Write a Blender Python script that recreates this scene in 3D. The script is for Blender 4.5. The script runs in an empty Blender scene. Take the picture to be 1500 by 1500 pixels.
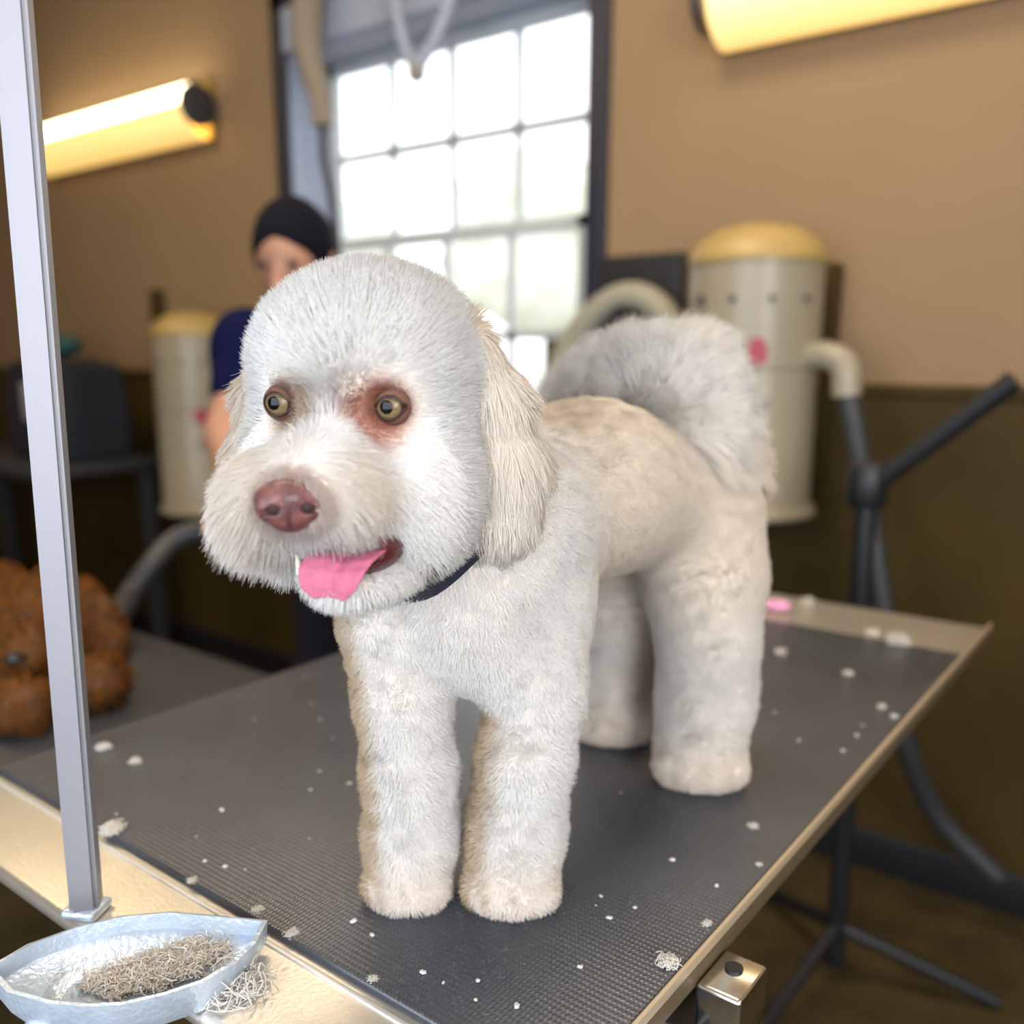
import bpy, bmesh, math, random
import numpy as np
from mathutils import Vector, Matrix, kdtree

# ------------------------------------------------------------------ camera, world, lights, exposure
random.seed(4)
RNG = np.random.default_rng(7)
SC = bpy.context.scene
COL = SC.collection
FOC, PCX, PCY = 1349.0, 731.0, 811.0          # focal length and principal point for a 1500 px frame
PITCH = math.atan(294 / 1349.0)
YAW = math.atan2(.6135, .7896)
CAMP = np.array([0, 0, 1.243])
cam_d = bpy.data.cameras.new('camera')
cam = bpy.data.objects.new('camera', cam_d)
COL.objects.link(cam)
cam.location = CAMP
cam.rotation_euler = (math.pi / 2 - PITCH, 0, YAW)
cam_d.sensor_width = 36
cam_d.lens = FOC / 1500 * 36
cam_d.shift_x = (750 - PCX) / 1500
cam_d.shift_y = (PCY - 750) / 1500
cam_d.clip_start = .02
cam_d.dof.use_dof = True
cam_d.dof.focus_distance = .555
cam_d.dof.aperture_fstop = 3.3
SC.camera = cam

w = bpy.data.worlds.new('world')
SC.world = w
w.use_nodes = True
nt = w.node_tree
bg = nt.nodes['Background']
bg.inputs[0].default_value = (.93, .97, 1, 1)
bg.inputs[1].default_value = 2.7

def area(name, loc, rot, sx, sy, power, color, portal=False):
    l = bpy.data.lights.new(name, 'AREA')
    l.shape = 'RECTANGLE'; l.size = sx; l.size_y = sy; l.energy = power; l.color = color
    if portal: l.cycles.is_portal = True
    o = bpy.data.objects.new(name, l); COL.objects.link(o)
    o.location = loc; o.rotation_euler = rot
    return o
area('window_portal', (-2.04, 2.37, 1.6), (math.radians(-90), 0, 0), 1.1, 1.25, 1, (1, 1, 1), True)
area('front_window_daylight', (-.2, -1.55, 1.45), (math.radians(90), 0, 0), 2.4, 1.5, 72, (.80, .89, 1))
area('right_window_daylight', (2.05, -.7, 1.75), (math.radians(86), 0, math.radians(68)), 1.9, 1.6, 112, (.94, .965, 1))
area('right_lamp', (1.6, 1.1, 2.6), (math.radians(50), 0, math.radians(95)), 1.2, .5, 9, (1, .84, .62))
area('ceiling_lamp', (-.9, 1.0, 2.92), (0, 0, 0), 1.2, .6, 34, (1, .83, .62))
area('ceiling_lamp_2', (-3.0, .6, 2.92), (0, 0, 0), 1.2, .6, 24, (1, .78, .48))

SC.view_settings.view_transform = 'Standard'
SC.view_settings.look = 'None'
SC.view_settings.exposure = 0.0
SC.view_settings.gamma = 1
SC.view_settings.use_curve_mapping = False
SC.cycles.max_bounces = 8
SC.cycles.diffuse_bounces = 7

# ------------------------------------------------------------------ helpers
RGT = np.array([math.cos(YAW), math.sin(YAW), 0])
FWD = np.array([-math.sin(YAW), math.cos(YAW), 0])
UPW = np.array([0, 0, 1.])
AXI = FWD * math.cos(PITCH) - UPW * math.sin(PITCH)
UPV = FWD * math.sin(PITCH) + UPW * math.cos(PITCH)
def at(x, y, Z):
    return CAMP + Z * (AXI + RGT * (x - PCX) / FOC + UPV * (PCY - y) / FOC)
def on_z(x, y, z):
    d = AXI + RGT * (x - PCX) / FOC + UPV * (PCY - y) / FOC
    return CAMP + d * ((z - CAMP[2]) / d[2])

def tag(o, label=None, cat=None, group=None, kind=None):
    if label: o['label'] = label
    if cat: o['category'] = cat
    if group: o['group'] = group
    if kind: o['kind'] = kind
    return o
BASE = {}
def empty(name, loc, label, cat, group=None):
    o = bpy.data.objects.new(name, None); COL.objects.link(o)
    o.location = loc; o.empty_display_size = .05
    BASE[o] = np.array(loc, float)
    return tag(o, label, cat, group)

def material(name, color, rough=.6, metal=0., noise=0., nscale=20., bump=0., bscale=80., spec=.5, c2=None, trans=0., emit=None, estr=0., sheen=0., coat=0.):
    m = bpy.data.materials.new(name); m.use_nodes = True
    t = m.node_tree; b = t.nodes['Principled BSDF']
    b.inputs['Base Color'].default_value = (*color, 1)
    b.inputs['Roughness'].default_value = rough
    b.inputs['Metallic'].default_value = metal
    b.inputs['Specular IOR Level'].default_value = spec
    if trans: b.inputs['Transmission Weight'].default_value = trans
    if sheen: b.inputs['Sheen Weight'].default_value = sheen
    if coat: b.inputs['Coat Weight'].default_value = coat
    if emit:
        b.inputs['Emission Color'].default_value = (*emit, 1); b.inputs['Emission Strength'].default_value = estr
    tc = t.nodes.new('ShaderNodeTexCoord')
    if noise or c2:
        n = t.nodes.new('ShaderNodeTexNoise'); n.inputs['Scale'].default_value = nscale; n.inputs['Detail'].default_value = 4
        t.links.new(tc.outputs['Object'], n.inputs['Vector'])
        mx = t.nodes.new('ShaderNodeMix'); mx.data_type = 'RGBA'
        a = color; c = c2 if c2 else tuple(max(0, v * (1 - noise)) for v in color)
        mx.inputs[6].default_value = (*a, 1); mx.inputs[7].default_value = (*c, 1)
        rp = t.nodes.new('ShaderNodeValToRGB'); rp.color_ramp.elements[0].position = .35; rp.color_ramp.elements[1].position = .65
        t.links.new(n.outputs[0], rp.inputs[0]); t.links.new(rp.outputs[0], mx.inputs[0])
        t.links.new(mx.outputs[2], b.inputs['Base Color'])
    if bump:
        n2 = t.nodes.new('ShaderNodeTexNoise'); n2.inputs['Scale'].default_value = bscale; n2.inputs['Detail'].default_value = 3
        t.links.new(tc.outputs['Object'], n2.inputs['Vector'])
        bp = t.nodes.new('ShaderNodeBump'); bp.inputs['Strength'].default_value = bump; bp.inputs['Distance'].default_value = .004
        t.links.new(n2.outputs[0], bp.inputs['Height']); t.links.new(bp.outputs[0], b.inputs['Normal'])
    return m

class MB:
    def __init__(s): s.bm = bmesh.new()
    def box(s, c, size, rz=0., rx=0., ry=0., bevel=0.):
        b2 = bmesh.new(); bmesh.ops.create_cube(b2, size=1)
        bmesh.ops.scale(b2, vec=size, verts=b2.verts)
        if bevel: bmesh.ops.bevel(b2, geom=list(b2.edges), offset=bevel, segments=3, profile=.5, affect='EDGES')
        M = Matrix.Translation(c) @ Matrix.Rotation(rz, 4, 'Z') @ Matrix.Rotation(ry, 4, 'Y') @ Matrix.Rotation(rx, 4, 'X')
        bmesh.ops.transform(b2, matrix=M, verts=b2.verts); s._add(b2); return s
    def span(s, a, b, bevel=0.):
        a = Vector(a); b = Vector(b); return s.box((a + b) / 2, b - a, bevel=bevel)
    def _add(s, b2):
        me = bpy.data.meshes.new('tmp'); b2.to_mesh(me); b2.free(); s.bm.from_mesh(me); bpy.data.meshes.remove(me)
    def lathe(s, prof, c=(0, 0, 0), seg=40, M=None, cap=True):
        b2 = bmesh.new(); rings = []
        for r, z in prof:
            if r < 1e-6: rings.append([b2.verts.new((0, 0, z))])
            else: rings.append([b2.verts.new((r * math.cos(2 * math.pi * i / seg), r * math.sin(2 * math.pi * i / seg), z)) for i in range(seg)])
        for A, B in zip(rings, rings[1:]):
            for i in range(seg):
                j = (i + 1) % seg
                if len(A) == 1 and len(B) == 1: continue
                if len(A) == 1: b2.faces.new((A[0], B[j], B[i]))
                elif len(B) == 1: b2.faces.new((A[i], A[j], B[0]))
                else: b2.faces.new((A[i], A[j], B[j], B[i]))
        if cap:
            if len(rings[0]) > 1: b2.faces.new(rings[0][::-1])
            if len(rings[-1]) > 1: b2.faces.new(rings[-1])
        T = Matrix.Translation(c) @ (M.to_4x4() if M else Matrix.Identity(4))
        bmesh.ops.transform(b2, matrix=T, verts=b2.verts)
        bmesh.ops.recalc_face_normals(b2, faces=b2.faces)
        s._add(b2); return s
    def cyl(s, a, b, r, r2=None, seg=20, bev=0.):
        a = Vector(a); b = Vector(b); L = (b - a).length; q = (b - a).to_track_quat('Z', 'Y').to_matrix()
        r2 = r if r2 is None else r2
        if bev: prof = [(r - bev, 0), (r, bev), (r2, L - bev), (r2 - bev, L)]
        else: prof = [(r, 0), (r2, L)]
        return s.lathe(prof, a, seg, q)
    def tube(s, path, r, seg=14, closed=False, sub=6, ridges=0., cap=True):
        P = [Vector(p) for p in path]
        if sub > 1:
            Q = []; n = len(P)
            for i in range(n if closed else n - 1):
                p0 = P[(i - 1) % n] if closed or i > 0 else P[i]; p1 = P[i]; p2 = P[(i + 1) % n]
                p3 = P[(i + 2) % n] if closed or i + 2 < n else P[(i + 1) % n]
                for k in range(sub):
                    t = k / sub
                    Q.append(.5 * ((2 * p1) + (p2 - p0) * t + (2 * p0 - 5 * p1 + 4 * p2 - p3) * t * t + (3 * p1 - p0 - 3 * p2 + p3) * t ** 3))
            if not closed: Q.append(P[-1])
            P = Q
        n = len(P); rings = []; up = Vector((.13, .21, .97))
        for i, p in enumerate(P):
            d = (P[(i + 1) % n] - P[i - 1]) if closed else (P[min(i + 1, n - 1)] - P[max(i - 1, 0)])
            d.normalize(); x = up.cross(d); x.normalize(); y = d.cross(x); up = y
            rr = (r(i / (n - 1)) if callable(r) else r) * (1 + ridges * (i % 2))
            rings.append([s.bm.verts.new(p + x * rr * math.cos(2 * math.pi * k / seg) + y * rr * math.sin(2 * math.pi * k / seg)) for k in range(seg)])
        for i in range(n if closed else n - 1):
            A = rings[i]; B = rings[(i + 1) % n]
            for k in range(seg):
                j = (k + 1) % seg; s.bm.faces.new((A[k], A[j], B[j], B[k]))
        if not closed and cap:
            s.bm.faces.new(rings[0][::-1]); s.bm.faces.new(rings[-1])
        return s
    def poly(s, pts, z0, z1):
        A = [s.bm.verts.new((p[0], p[1], z0)) for p in pts]; B = [s.bm.verts.new((p[0], p[1], z1)) for p in pts]
        n = len(pts); s.bm.faces.new(A[::-1]); s.bm.faces.new(B)
        for i in range(n): s.bm.faces.new((A[i], A[(i + 1) % n], B[(i + 1) % n], B[i]))
        return s
    def build(s, name, mat, parent=None, smooth=True, angle=40):
        bmesh.ops.recalc_face_normals(s.bm, faces=s.bm.faces)
        if parent is not None and parent in BASE: bmesh.ops.translate(s.bm, vec=-Vector(BASE[parent]), verts=s.bm.verts)
        me = bpy.data.meshes.new(name); s.bm.to_mesh(me); s.bm.free()
        o = link_mesh(name, me, mat, parent)
        if smooth:
            me.polygons.foreach_set('use_smooth', [True] * len(me.polygons))
            me.set_sharp_from_angle(angle=math.radians(angle))
        return o

def link_mesh(name, me, mat, parent=None):
    for m in (mat if isinstance(mat, (list, tuple)) else [mat]): me.materials.append(m)
    o = bpy.data.objects.new(name, me); COL.objects.link(o)
    if parent is not None:
        o.parent = parent; BASE[o] = BASE[parent]
    return o
def raw_mesh(name, V, Fc, mat, parent=None, smooth=True):
    V = np.asarray(V, float)
    if parent is not None: V = V - BASE[parent]
    me = bpy.data.meshes.new(name); me.from_pydata(V.tolist(), [], [tuple(int(i) for i in f) for f in Fc]); me.update()
    if smooth: me.polygons.foreach_set('use_smooth', [True] * len(me.polygons))
    return link_mesh(name, me, mat, parent)

def structure(o, label=None):
    o['kind'] = 'structure'
    if label: o['label'] = label; o['category'] = label_cat(o.name)
    return o
def label_cat(n):
    return n.split('_')[0]

# signed distance toolkit
def rcone(P, a, b, ra, rb):
    a = np.asarray(a, np.float32); b = np.asarray(b, np.float32); ab = b - a
    t = np.clip(((P - a) @ ab) / max(float(ab @ ab), 1e-9), 0, 1)
    return np.linalg.norm(P - a - t[:, None] * ab, axis=1) - (ra + (rb - ra) * t)
def chain(P, pts, rs, k=0.):
    d = None
    for a, b, ra, rb in zip(pts, pts[1:], rs, rs[1:]):
        e = rcone(P, a, b, ra, rb); d = e if d is None else smin(d, e, k) if k else np.minimum(d, e)
    return d
def ell(P, c, r, M=None):
    q = P - np.asarray(c, np.float32)
    if M is not None: q = q @ np.asarray(M, np.float32)
    r = np.asarray(r, np.float32); q1 = q / r
    k0 = np.linalg.norm(q1, axis=1); k1 = np.linalg.norm(q1 / r, axis=1) + 1e-9
    return k0 * (k0 - 1) / k1
def smin(a, b, k):
    h = np.maximum(k - np.abs(a - b), 0) / k
    return np.minimum(a, b) - h * h * k * .25
def smax(a, b, k): return -smin(-a, -b, k)
def sines(P, scale, seed, n=6):
    r = np.random.default_rng(seed); out = np.zeros(len(P), np.float32)
    for i in range(n):
        kv = r.normal(size=3); kv *= scale * (.6 + .8 * r.random()) / np.linalg.norm(kv)
        out += np.sin(P @ kv.astype(np.float32) + r.random() * 6.28)
    return out / n
def surfnets(fn, lo, hi, vox):
    lo = np.asarray(lo, float); n = np.ceil((np.asarray(hi) - lo) / vox).astype(int) + 1
    ax = [np.arange(k, dtype=np.float32) * vox + lo[i] for i, k in enumerate(n)]
    G = np.empty(tuple(n), np.float32)
    yy, zz = np.meshgrid(ax[1], ax[2], indexing='ij')
    step = max(1, int(400000 / (n[1] * n[2])))
    for i in range(0, n[0], step):
        xs = ax[0][i:i + step]
        Pn = np.empty((len(xs),) + yy.shape + (3,), np.float32)
        Pn[..., 0] = xs[:, None, None]; Pn[..., 1] = yy; Pn[..., 2] = zz
        G[i:i + step] = fn(Pn.reshape(-1, 3)).reshape(len(xs), *yy.shape)
    S = G < 0
    cn = n - 1
    cnt = np.zeros(tuple(cn), np.int32); acc = np.zeros(tuple(cn) + (3,), np.float32)
    def sl(o): return tuple(slice(o[i], o[i] + cn[i]) for i in range(3))
    corners = [(a, b, c) for a in (0, 1) for b in (0, 1) for c in (0, 1)]
    for c in corners:
        for axi in range(3):
            if c[axi]: continue
            c2 = list(c); c2[axi] = 1
            A = G[sl(c)]; B = G[sl(c2)]; X = S[sl(c)] != S[sl(c2)]
            t = np.where(X, A / np.where(X, A - B, 1), 0)
            p = np.zeros(tuple(cn) + (3,), np.float32)
            for q in range(3): p[..., q] = c[q]
            p[..., axi] += t
            acc += p * X[..., None]; cnt += X
    act = cnt > 0
    idx = -np.ones(tuple(cn), np.int64); idx[act] = np.arange(act.sum())
    ijk = np.argwhere(act)
    V = (ijk + acc[act] / cnt[act][:, None]) * vox + lo
    Fs = []
    for axi in range(3):
        u, v = (axi + 1) % 3, (axi + 2) % 3
        s0 = [slice(None)] * 3; s1 = [slice(None)] * 3
        s0[axi] = slice(0, n[axi] - 1); s1[axi] = slice(1, n[axi])
        for q in (u, v): s0[q] = slice(1, n[q] - 1); s1[q] = slice(1, n[q] - 1)
        A = S[tuple(s0)]; B = S[tuple(s1)]
        e = np.argwhere(A != B)
        if not len(e): continue
        fl = A[tuple(e.T)]
        e[:, u] += 1; e[:, v] += 1
        def cell(du, dv):
            k = e.copy(); k[:, u] += du; k[:, v] += dv
            return idx[tuple(k.T)]
        q = np.stack([cell(-1, -1), cell(0, -1), cell(0, 0), cell(-1, 0)], 1)
        q[~fl] = q[~fl][:, ::-1]
        Fs.append(q)
    Fq = np.concatenate(Fs)
    for _ in range(2):                                    # light smoothing along the quad edges
        s = np.zeros_like(V); c = np.zeros(len(V))
        for a, b in ((0, 1), (1, 2), (2, 3), (3, 0)):
            np.add.at(s, Fq[:, a], V[Fq[:, b]]); np.add.at(c, Fq[:, a], 1)
        V = V * .5 + .5 * s / np.maximum(c, 1)[:, None]
    return V, Fq
def sdf_grad(fn, P, h=.002):
    g = np.stack([fn(P + np.eye(3, dtype=np.float32)[i] * h) - fn(P - np.eye(3, dtype=np.float32)[i] * h) for i in range(3)], 1)
    return g / (np.linalg.norm(g, axis=1)[:, None] + 1e-9)
def norm(v): return v / (np.linalg.norm(v, axis=-1, keepdims=True) + 1e-9)
def sample_surface(V, Fq, n):
    T = np.concatenate([Fq[:, [0, 1, 2]], Fq[:, [0, 2, 3]]])
    a, b, c = V[T[:, 0]], V[T[:, 1]], V[T[:, 2]]
    ar = np.linalg.norm(np.cross(b - a, c - a), axis=1)
    k = RNG.choice(len(T), n, p=ar / ar.sum())
    u, v = RNG.random(n), RNG.random(n); f = u + v > 1; u[f] = 1 - u[f]; v[f] = 1 - v[f]
    return (a[k] + u[:, None] * (b[k] - a[k]) + v[:, None] * (c[k] - a[k])).astype(np.float32), ar.sum() / 2

def fur_material(name, rough=.9, soft=.72):
    m = bpy.data.materials.new(name); m.use_nodes = True; t = m.node_tree; t.nodes.clear()
    out = t.nodes.new('ShaderNodeOutputMaterial')
    ac = t.nodes.new('ShaderNodeAttribute'); ac.attribute_name = 'col'
    an = t.nodes.new('ShaderNodeAttribute'); an.attribute_name = 'nrm'
    ge = t.nodes.new('ShaderNodeNewGeometry')
    mx = t.nodes.new('ShaderNodeMix'); mx.data_type = 'VECTOR'; mx.inputs[0].default_value = 1 - soft
    t.links.new(an.outputs['Vector'], mx.inputs[4]); t.links.new(ge.outputs['Normal'], mx.inputs[5])
    nn = t.nodes.new('ShaderNodeVectorMath'); nn.operation = 'NORMALIZE'; t.links.new(mx.outputs[1], nn.inputs[0])
    d = t.nodes.new('ShaderNodeBsdfDiffuse'); t.links.new(ac.outputs['Color'], d.inputs['Color']); t.links.new(nn.outputs[0], d.inputs['Normal'])
    tr = t.nodes.new('ShaderNodeBsdfTranslucent'); t.links.new(ac.outputs['Color'], tr.inputs['Color']); t.links.new(nn.outputs[0], tr.inputs['Normal'])
    ms = t.nodes.new('ShaderNodeMixShader'); ms.inputs[0].default_value = .32
    t.links.new(d.outputs[0], ms.inputs[1]); t.links.new(tr.outputs[0], ms.inputs[2])
    t.links.new(ms.outputs[0], out.inputs['Surface'])
    return m

def fur(name, P, N, D, L, C, mat, parent, r0=.00022, npt=5, clump=.5, nclump=None, curl=.0, curlf=500., seed=1, droop=0., floor=None):
    """strands: roots P, surface normals N, start directions D, lengths L, colours C"""
    n = len(P)
    tt = np.linspace(0, 1, npt, dtype=np.float32)
    S = P[:, None, :] + D[:, None, :] * L[:, None, None] * tt[None, :, None]
    S[:, :, 2] -= (droop * L)[:, None] * tt[None] ** 2
    if curl:
        for a in range(3):
            S[:, :, a] += curl * tt[None] * (sines(P, curlf, seed * 10 + a, 4)[:, None] + .6 * np.sin(tt[None] * 5 + sines(P, curlf * .7, seed * 10 + 5 + a, 4)[:, None] * 5))
    if clump:
        m = nclump or max(10, n // 40)
        ci = RNG.choice(n, m, replace=False); kd = kdtree.KDTree(m)
        for i, j in enumerate(ci): kd.insert(P[j].tolist(), i)
        kd.balance()
        near = np.fromiter((kd.find(p)[1] for p in P.tolist()), dtype=np.int64, count=n)
        ct = S[ci[near]]
        off = (ct - ct[:, :1]) + P[ci[near]][:, None, :]
        off = ct
        wgt = clump * (tt ** 1.5)[None, :, None] * (.5 + .8 * RNG.random(n).astype(np.float32))[:, None, None]
        S = S * (1 - wgt) + off * wgt
    if floor is not None: S[:, :, 2] = np.maximum(S[:, :, 2], floor)
    S = S - BASE[parent].astype(np.float32)
    c = bpy.data.hair_curves.new(name)
    c.add_curves([npt] * n)
    c.position_data.foreach_set('vector', S.astype(np.float32).ravel())
    ra = c.attributes.get('radius') or c.attributes.new('radius', 'FLOAT', 'POINT')
    ra.data.foreach_set('value', np.tile((r0 * (1 - .75 * tt ** 2)).astype(np.float32), n))
    co = c.attributes.new('col', 'FLOAT_COLOR', 'CURVE'); co.data.foreach_set('color', np.concatenate([C, np.ones((n, 1))], 1).astype(np.float32).ravel())
    no = c.attributes.new('nrm', 'FLOAT_VECTOR', 'CURVE'); no.data.foreach_set('vector', N.astype(np.float32).ravel())
    c.materials.append(mat)
    o = bpy.data.objects.new(name, c); COL.objects.link(o); o.parent = parent; BASE[o] = BASE[parent]
    return o

# ------------------------------------------------------------------ materials
M_wall = material('tan_wall_paint', (.262, .171, .090), .8, bump=.15, bscale=220, noise=.06, nscale=3)
M_wains = material('brown_wainscot', (.060, .039, .010), .6, spec=.15, noise=.25, nscale=4)
M_floor = material('brown_floor', (.066, .047, .019), .6, spec=.2, c2=(.040, .028, .011), nscale=9, bump=.1)
M_ceil = material('ceiling_paint', (.55, .47, .38), .9)
M_navy = material('navy_trim', (.016, .017, .03), .45)
M_reveal = material('blue_grey_reveal', (.30, .34, .44), .6)
M_sash = material('white_sash', (.50, .54, .56), .5)
M_glass = material('glass', (1, 1, 1), .0, trans=1., spec=.3); M_glass.node_tree.nodes['Principled BSDF'].inputs['IOR'].default_value = 1.02
M_steel = material('brushed_steel', (.72, .68, .61), .38, .85, noise=.08, nscale=14, bump=.08, bscale=300)
M_chrome = material('chrome', (.75, .75, .74), .18, 1.)
M_alu = material('pale_aluminium', (.58, .68, .80), .36, .5, noise=.15, nscale=60, bump=.25, bscale=260)
M_black = material('black_plastic', (.008, .009, .013), .45)
M_blackcloth = material('black_cloth', (.007, .008, .016), .9, bump=.3)
M_dgrey = material('dark_grey_rubber', (.03, .032, .036), .5)
M_cream = material('cream_enamel', (.29, .255, .185), .35, noise=.05, nscale=5)
M_hose = material('cream_hose', (.28, .265, .20), .55)
M_pink = material('pink_satin', (.70, .30, .52), .5)
M_lidc = material('golden_lid', (.36, .25, .085), .4)  # dryer lid: warm light of the lamp above is put into its colour
M_red = material('dark_red_print', (.33, .035, .06), .5)
M_greyprint = material('grey_print', (.22, .20, .18), .5)
M_teal = material('teal_cloth', (.012, .06, .065), .8)
M_patch = material('pale_patch', (.33, .31, .34), .6)
M_skinp = material('skin', (.40, .20, .125), .55, noise=.1, nscale=30)
M_shirt = material('navy_shirt', (.0028, .0045, .034), .9, spec=.1, bump=.3, bscale=300)
M_trous = material('dark_trousers', (.004, .005, .014), .9, bump=.3, bscale=300)
M_hair = material('black_hair', (.003, .003, .008), .85, bump=.6, bscale=180, spec=.15)
M_tube = material('lamp_tube', (1, 1, 1), .5, emit=(1, .86, .55), estr=9)
M_lens = material('lamp_lens', (1, .85, .5), .5, emit=(1, .60, .15), estr=.95)
M_brass = material('brass', (.45, .30, .08), .4, .8)
M_rope = material('beige_rope', (.24, .20, .15), .9, bump=.5, bscale=200)

# rubber mat: fine ribbed weave, worn and dusty
M_mat = bpy.data.materials.new('ribbed_rubber_mat'); M_mat.use_nodes = True
t = M_mat.node_tree; b = t.nodes['Principled BSDF']
tc = t.nodes.new('ShaderNodeTexCoord')
def wave(rot, scale):
    mp = t.nodes.new('ShaderNodeMapping'); mp.inputs['Rotation'].default_value = (0, 0, rot); t.links.new(tc.outputs['Object'], mp.inputs[0])
    wv = t.nodes.new('ShaderNodeTexWave'); wv.inputs['Scale'].default_value = scale; wv.inputs['Distortion'].default_value = .3
    t.links.new(mp.outputs[0], wv.inputs[0]); return wv
w1 = wave(0, 100); w2 = wave(math.pi / 2, 70)
ml = t.nodes.new('ShaderNodeMath'); ml.operation = 'MULTIPLY'; t.links.new(w1.outputs['Fac'], ml.inputs[0]); t.links.new(w2.outputs['Fac'], ml.inputs[1])
bp = t.nodes.new('ShaderNodeBump'); bp.inputs['Strength'].default_value = .35; bp.inputs['Distance'].default_value = .0012
t.links.new(ml.outputs[0], bp.inputs['Height']); t.links.new(bp.outputs[0], b.inputs['Normal'])
n1 = t.nodes.new('ShaderNodeTexNoise'); n1.inputs['Scale'].default_value = 9; n1.inputs['Detail'].default_value = 6; t.links.new(tc.outputs['Object'], n1.inputs[0])
n2 = t.nodes.new('ShaderNodeTexNoise'); n2.inputs['Scale'].default_value = 420; n2.inputs['Detail'].default_value = 2; t.links.new(tc.outputs['Object'], n2.inputs[0])
r1 = t.nodes.new('ShaderNodeValToRGB'); r1.color_ramp.elements[0].position = .3; r1.color_ramp.elements[0].color = (.022, .028, .040, 1); r1.color_ramp.elements[1].position = .75; r1.color_ramp.elements[1].color = (.042, .050, .066, 1)
t.links.new(n1.outputs[0], r1.inputs[0])
r2 = t.nodes.new('ShaderNodeValToRGB'); r2.color_ramp.elements[0].position = .60; r2.color_ramp.elements[0].color = (0, 0, 0, 1); r2.color_ramp.elements[1].position = .78; r2.color_ramp.elements[1].color = (.5, .5, .5, 1)
t.links.new(n2.outputs[0], r2.inputs[0])
mx = t.nodes.new('ShaderNodeMix'); mx.data_type = 'RGBA'; t.links.new(r2.outputs[0], mx.inputs[0]); t.links.new(r1.outputs[0], mx.inputs[6]); mx.inputs[7].default_value = (.20, .20, .20, 1)
t.links.new(mx.outputs[2], b.inputs['Base Color'])
b.inputs['Roughness'].default_value = .36
b.inputs['Specular IOR Level'].default_value = 1.0

# ------------------------------------------------------------------ the room
WY = 2.2
structure(MB().span((-6.2, -1.7, -.1), (2.2, WY + .2, 0)).build('floor', M_floor), 'brown mottled floor of the grooming room')
structure(MB().span((-6.2, -1.7, 3.0), (2.2, WY + .2, 3.1)).build('ceiling', M_ceil), 'pale ceiling of the grooming room')
bw = MB()
OX0, OX1, OZ0, OZ1 = -2.60, -1.40, .95, 2.215
bw.span((-6.2, WY, 0), (OX0, WY + .2, 3)); bw.span((OX1, WY, 0), (2.2, WY + .2, 3))
bw.span((OX0, WY, 0), (OX1, WY + .2, OZ0)); bw.span((OX0, WY, OZ1), (OX1, WY + .2, 3))
structure(bw.build('wall_back', M_wall), 'tan painted wall around the bright window')
structure(MB().span((-6.3, -1.8, 0), (-6.2, WY + .2, 3)).build('wall_left', M_wall), 'tan wall at the far left end of room')
structure(MB().span((2.2, -1.8, 0), (2.3, WY + .2, 3)).build('wall_right', M_wall), 'tan wall at the right end of room')
structure(MB().span((-6.2, -1.8, 0), (2.2, -1.7, 3)).build('wall_front', M_wall), 'tan wall behind the camera')
wp = MB()
for a, bb in ((-6.19, -2.66), (-1.335, 2.19)):
    wp.span((a, WY - .012, .1), (bb, WY + .01, 1.15))
wp.span((-2.66, WY - .012, .1), (-1.335, WY + .01, .9))
structure(wp.build('trim_1', M_wains), 'dark brown wainscot panelling low on the window wall')
cp = MB()
for a, bb in ((-6.19, -2.66), (-1.335, 2.19)):
    cp.span((a, WY - .022, 1.15), (bb, WY + .01, 1.175), .004)
structure(cp.build('trim_2', M_wains), 'brown cap rail along the top of the wainscot')
structure(MB().span((-6.19, WY - .025, 0), (2.19, WY + .01, .1), .004).build('baseboard_back', M_black), 'black baseboard along the window wall')

# window: deep reveal, dark trim, two sashes of eight panes
win = empty('window_1', (-2.0, WY + .17, OZ0), 'bright double hung window with dark trim and white muntins', 'window')
win['kind'] = 'structure'
tr = MB()
tr.span((-2.655, WY - .02, .88), (-2.595, WY + .02, 2.40), .004); tr.span((-1.405, WY - .02, .88), (-1.345, WY + .02, 2.40), .004)
tr.span((-2.655, WY - .02, 2.34), (-1.345, WY + .02, 2.40), .004); tr.span((-2.67, WY - .05, .88), (-1.33, WY + .02, .95), .006)
tr.build('trim', M_navy, win)
rv = MB()
rv.span((OX0 - .01, WY - .001, OZ0), (OX0 + .012, WY + .2, OZ1)); rv.span((OX1 - .012, WY - .001, OZ0), (OX1 + .01, WY + .2, OZ1))
rv.span((OX0, WY - .001, OZ1 - .012), (OX1, WY + .2, OZ1 + .01)); rv.span((OX0, WY - .001, OZ0 - .01), (OX1, WY + .2, OZ0 + .015))
rv.build('reveal', M_reveal, win)
MB().span((-2.60, WY - .018, OZ1 - .005), (-1.40, WY + .001, 2.345)).build('head_board', M_reveal, win)
def sash(z0, z1, y):
    f = MB(); f.span((-2.59, y, z0), (-2.555, y + .035, z1)); f.span((-1.525, y, z0), (-1.41, y + .035, z1))
    f.span((-2.59, y, z0), (-1.41, y + .035, z0 + .035)); f.span((-2.59, y, z1 - .035), (-1.41, y + .035, z1))
    o = f.build('sash', M_sash, win)
    g = MB()
    for x in (-2.295, -2.034, -1.773): g.span((x - .011, y + .008, z0 + .02), (x + .011, y + .028, z1 - .02))
    zm = (z0 + z1) / 2; g.span((-2.57, y + .008, zm - .014), (-1.45, y + .028, zm + .014))
    g.build('muntin', M_sash, o)
    MB().span((-2.57, y + .016, z0 + .02), (-1.45, y + .019, z1 - .02)).build('pane', M_glass, o)
sash(1.595, 2.205, WY + .165); sash(.965, 1.63, WY + .128)

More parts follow.
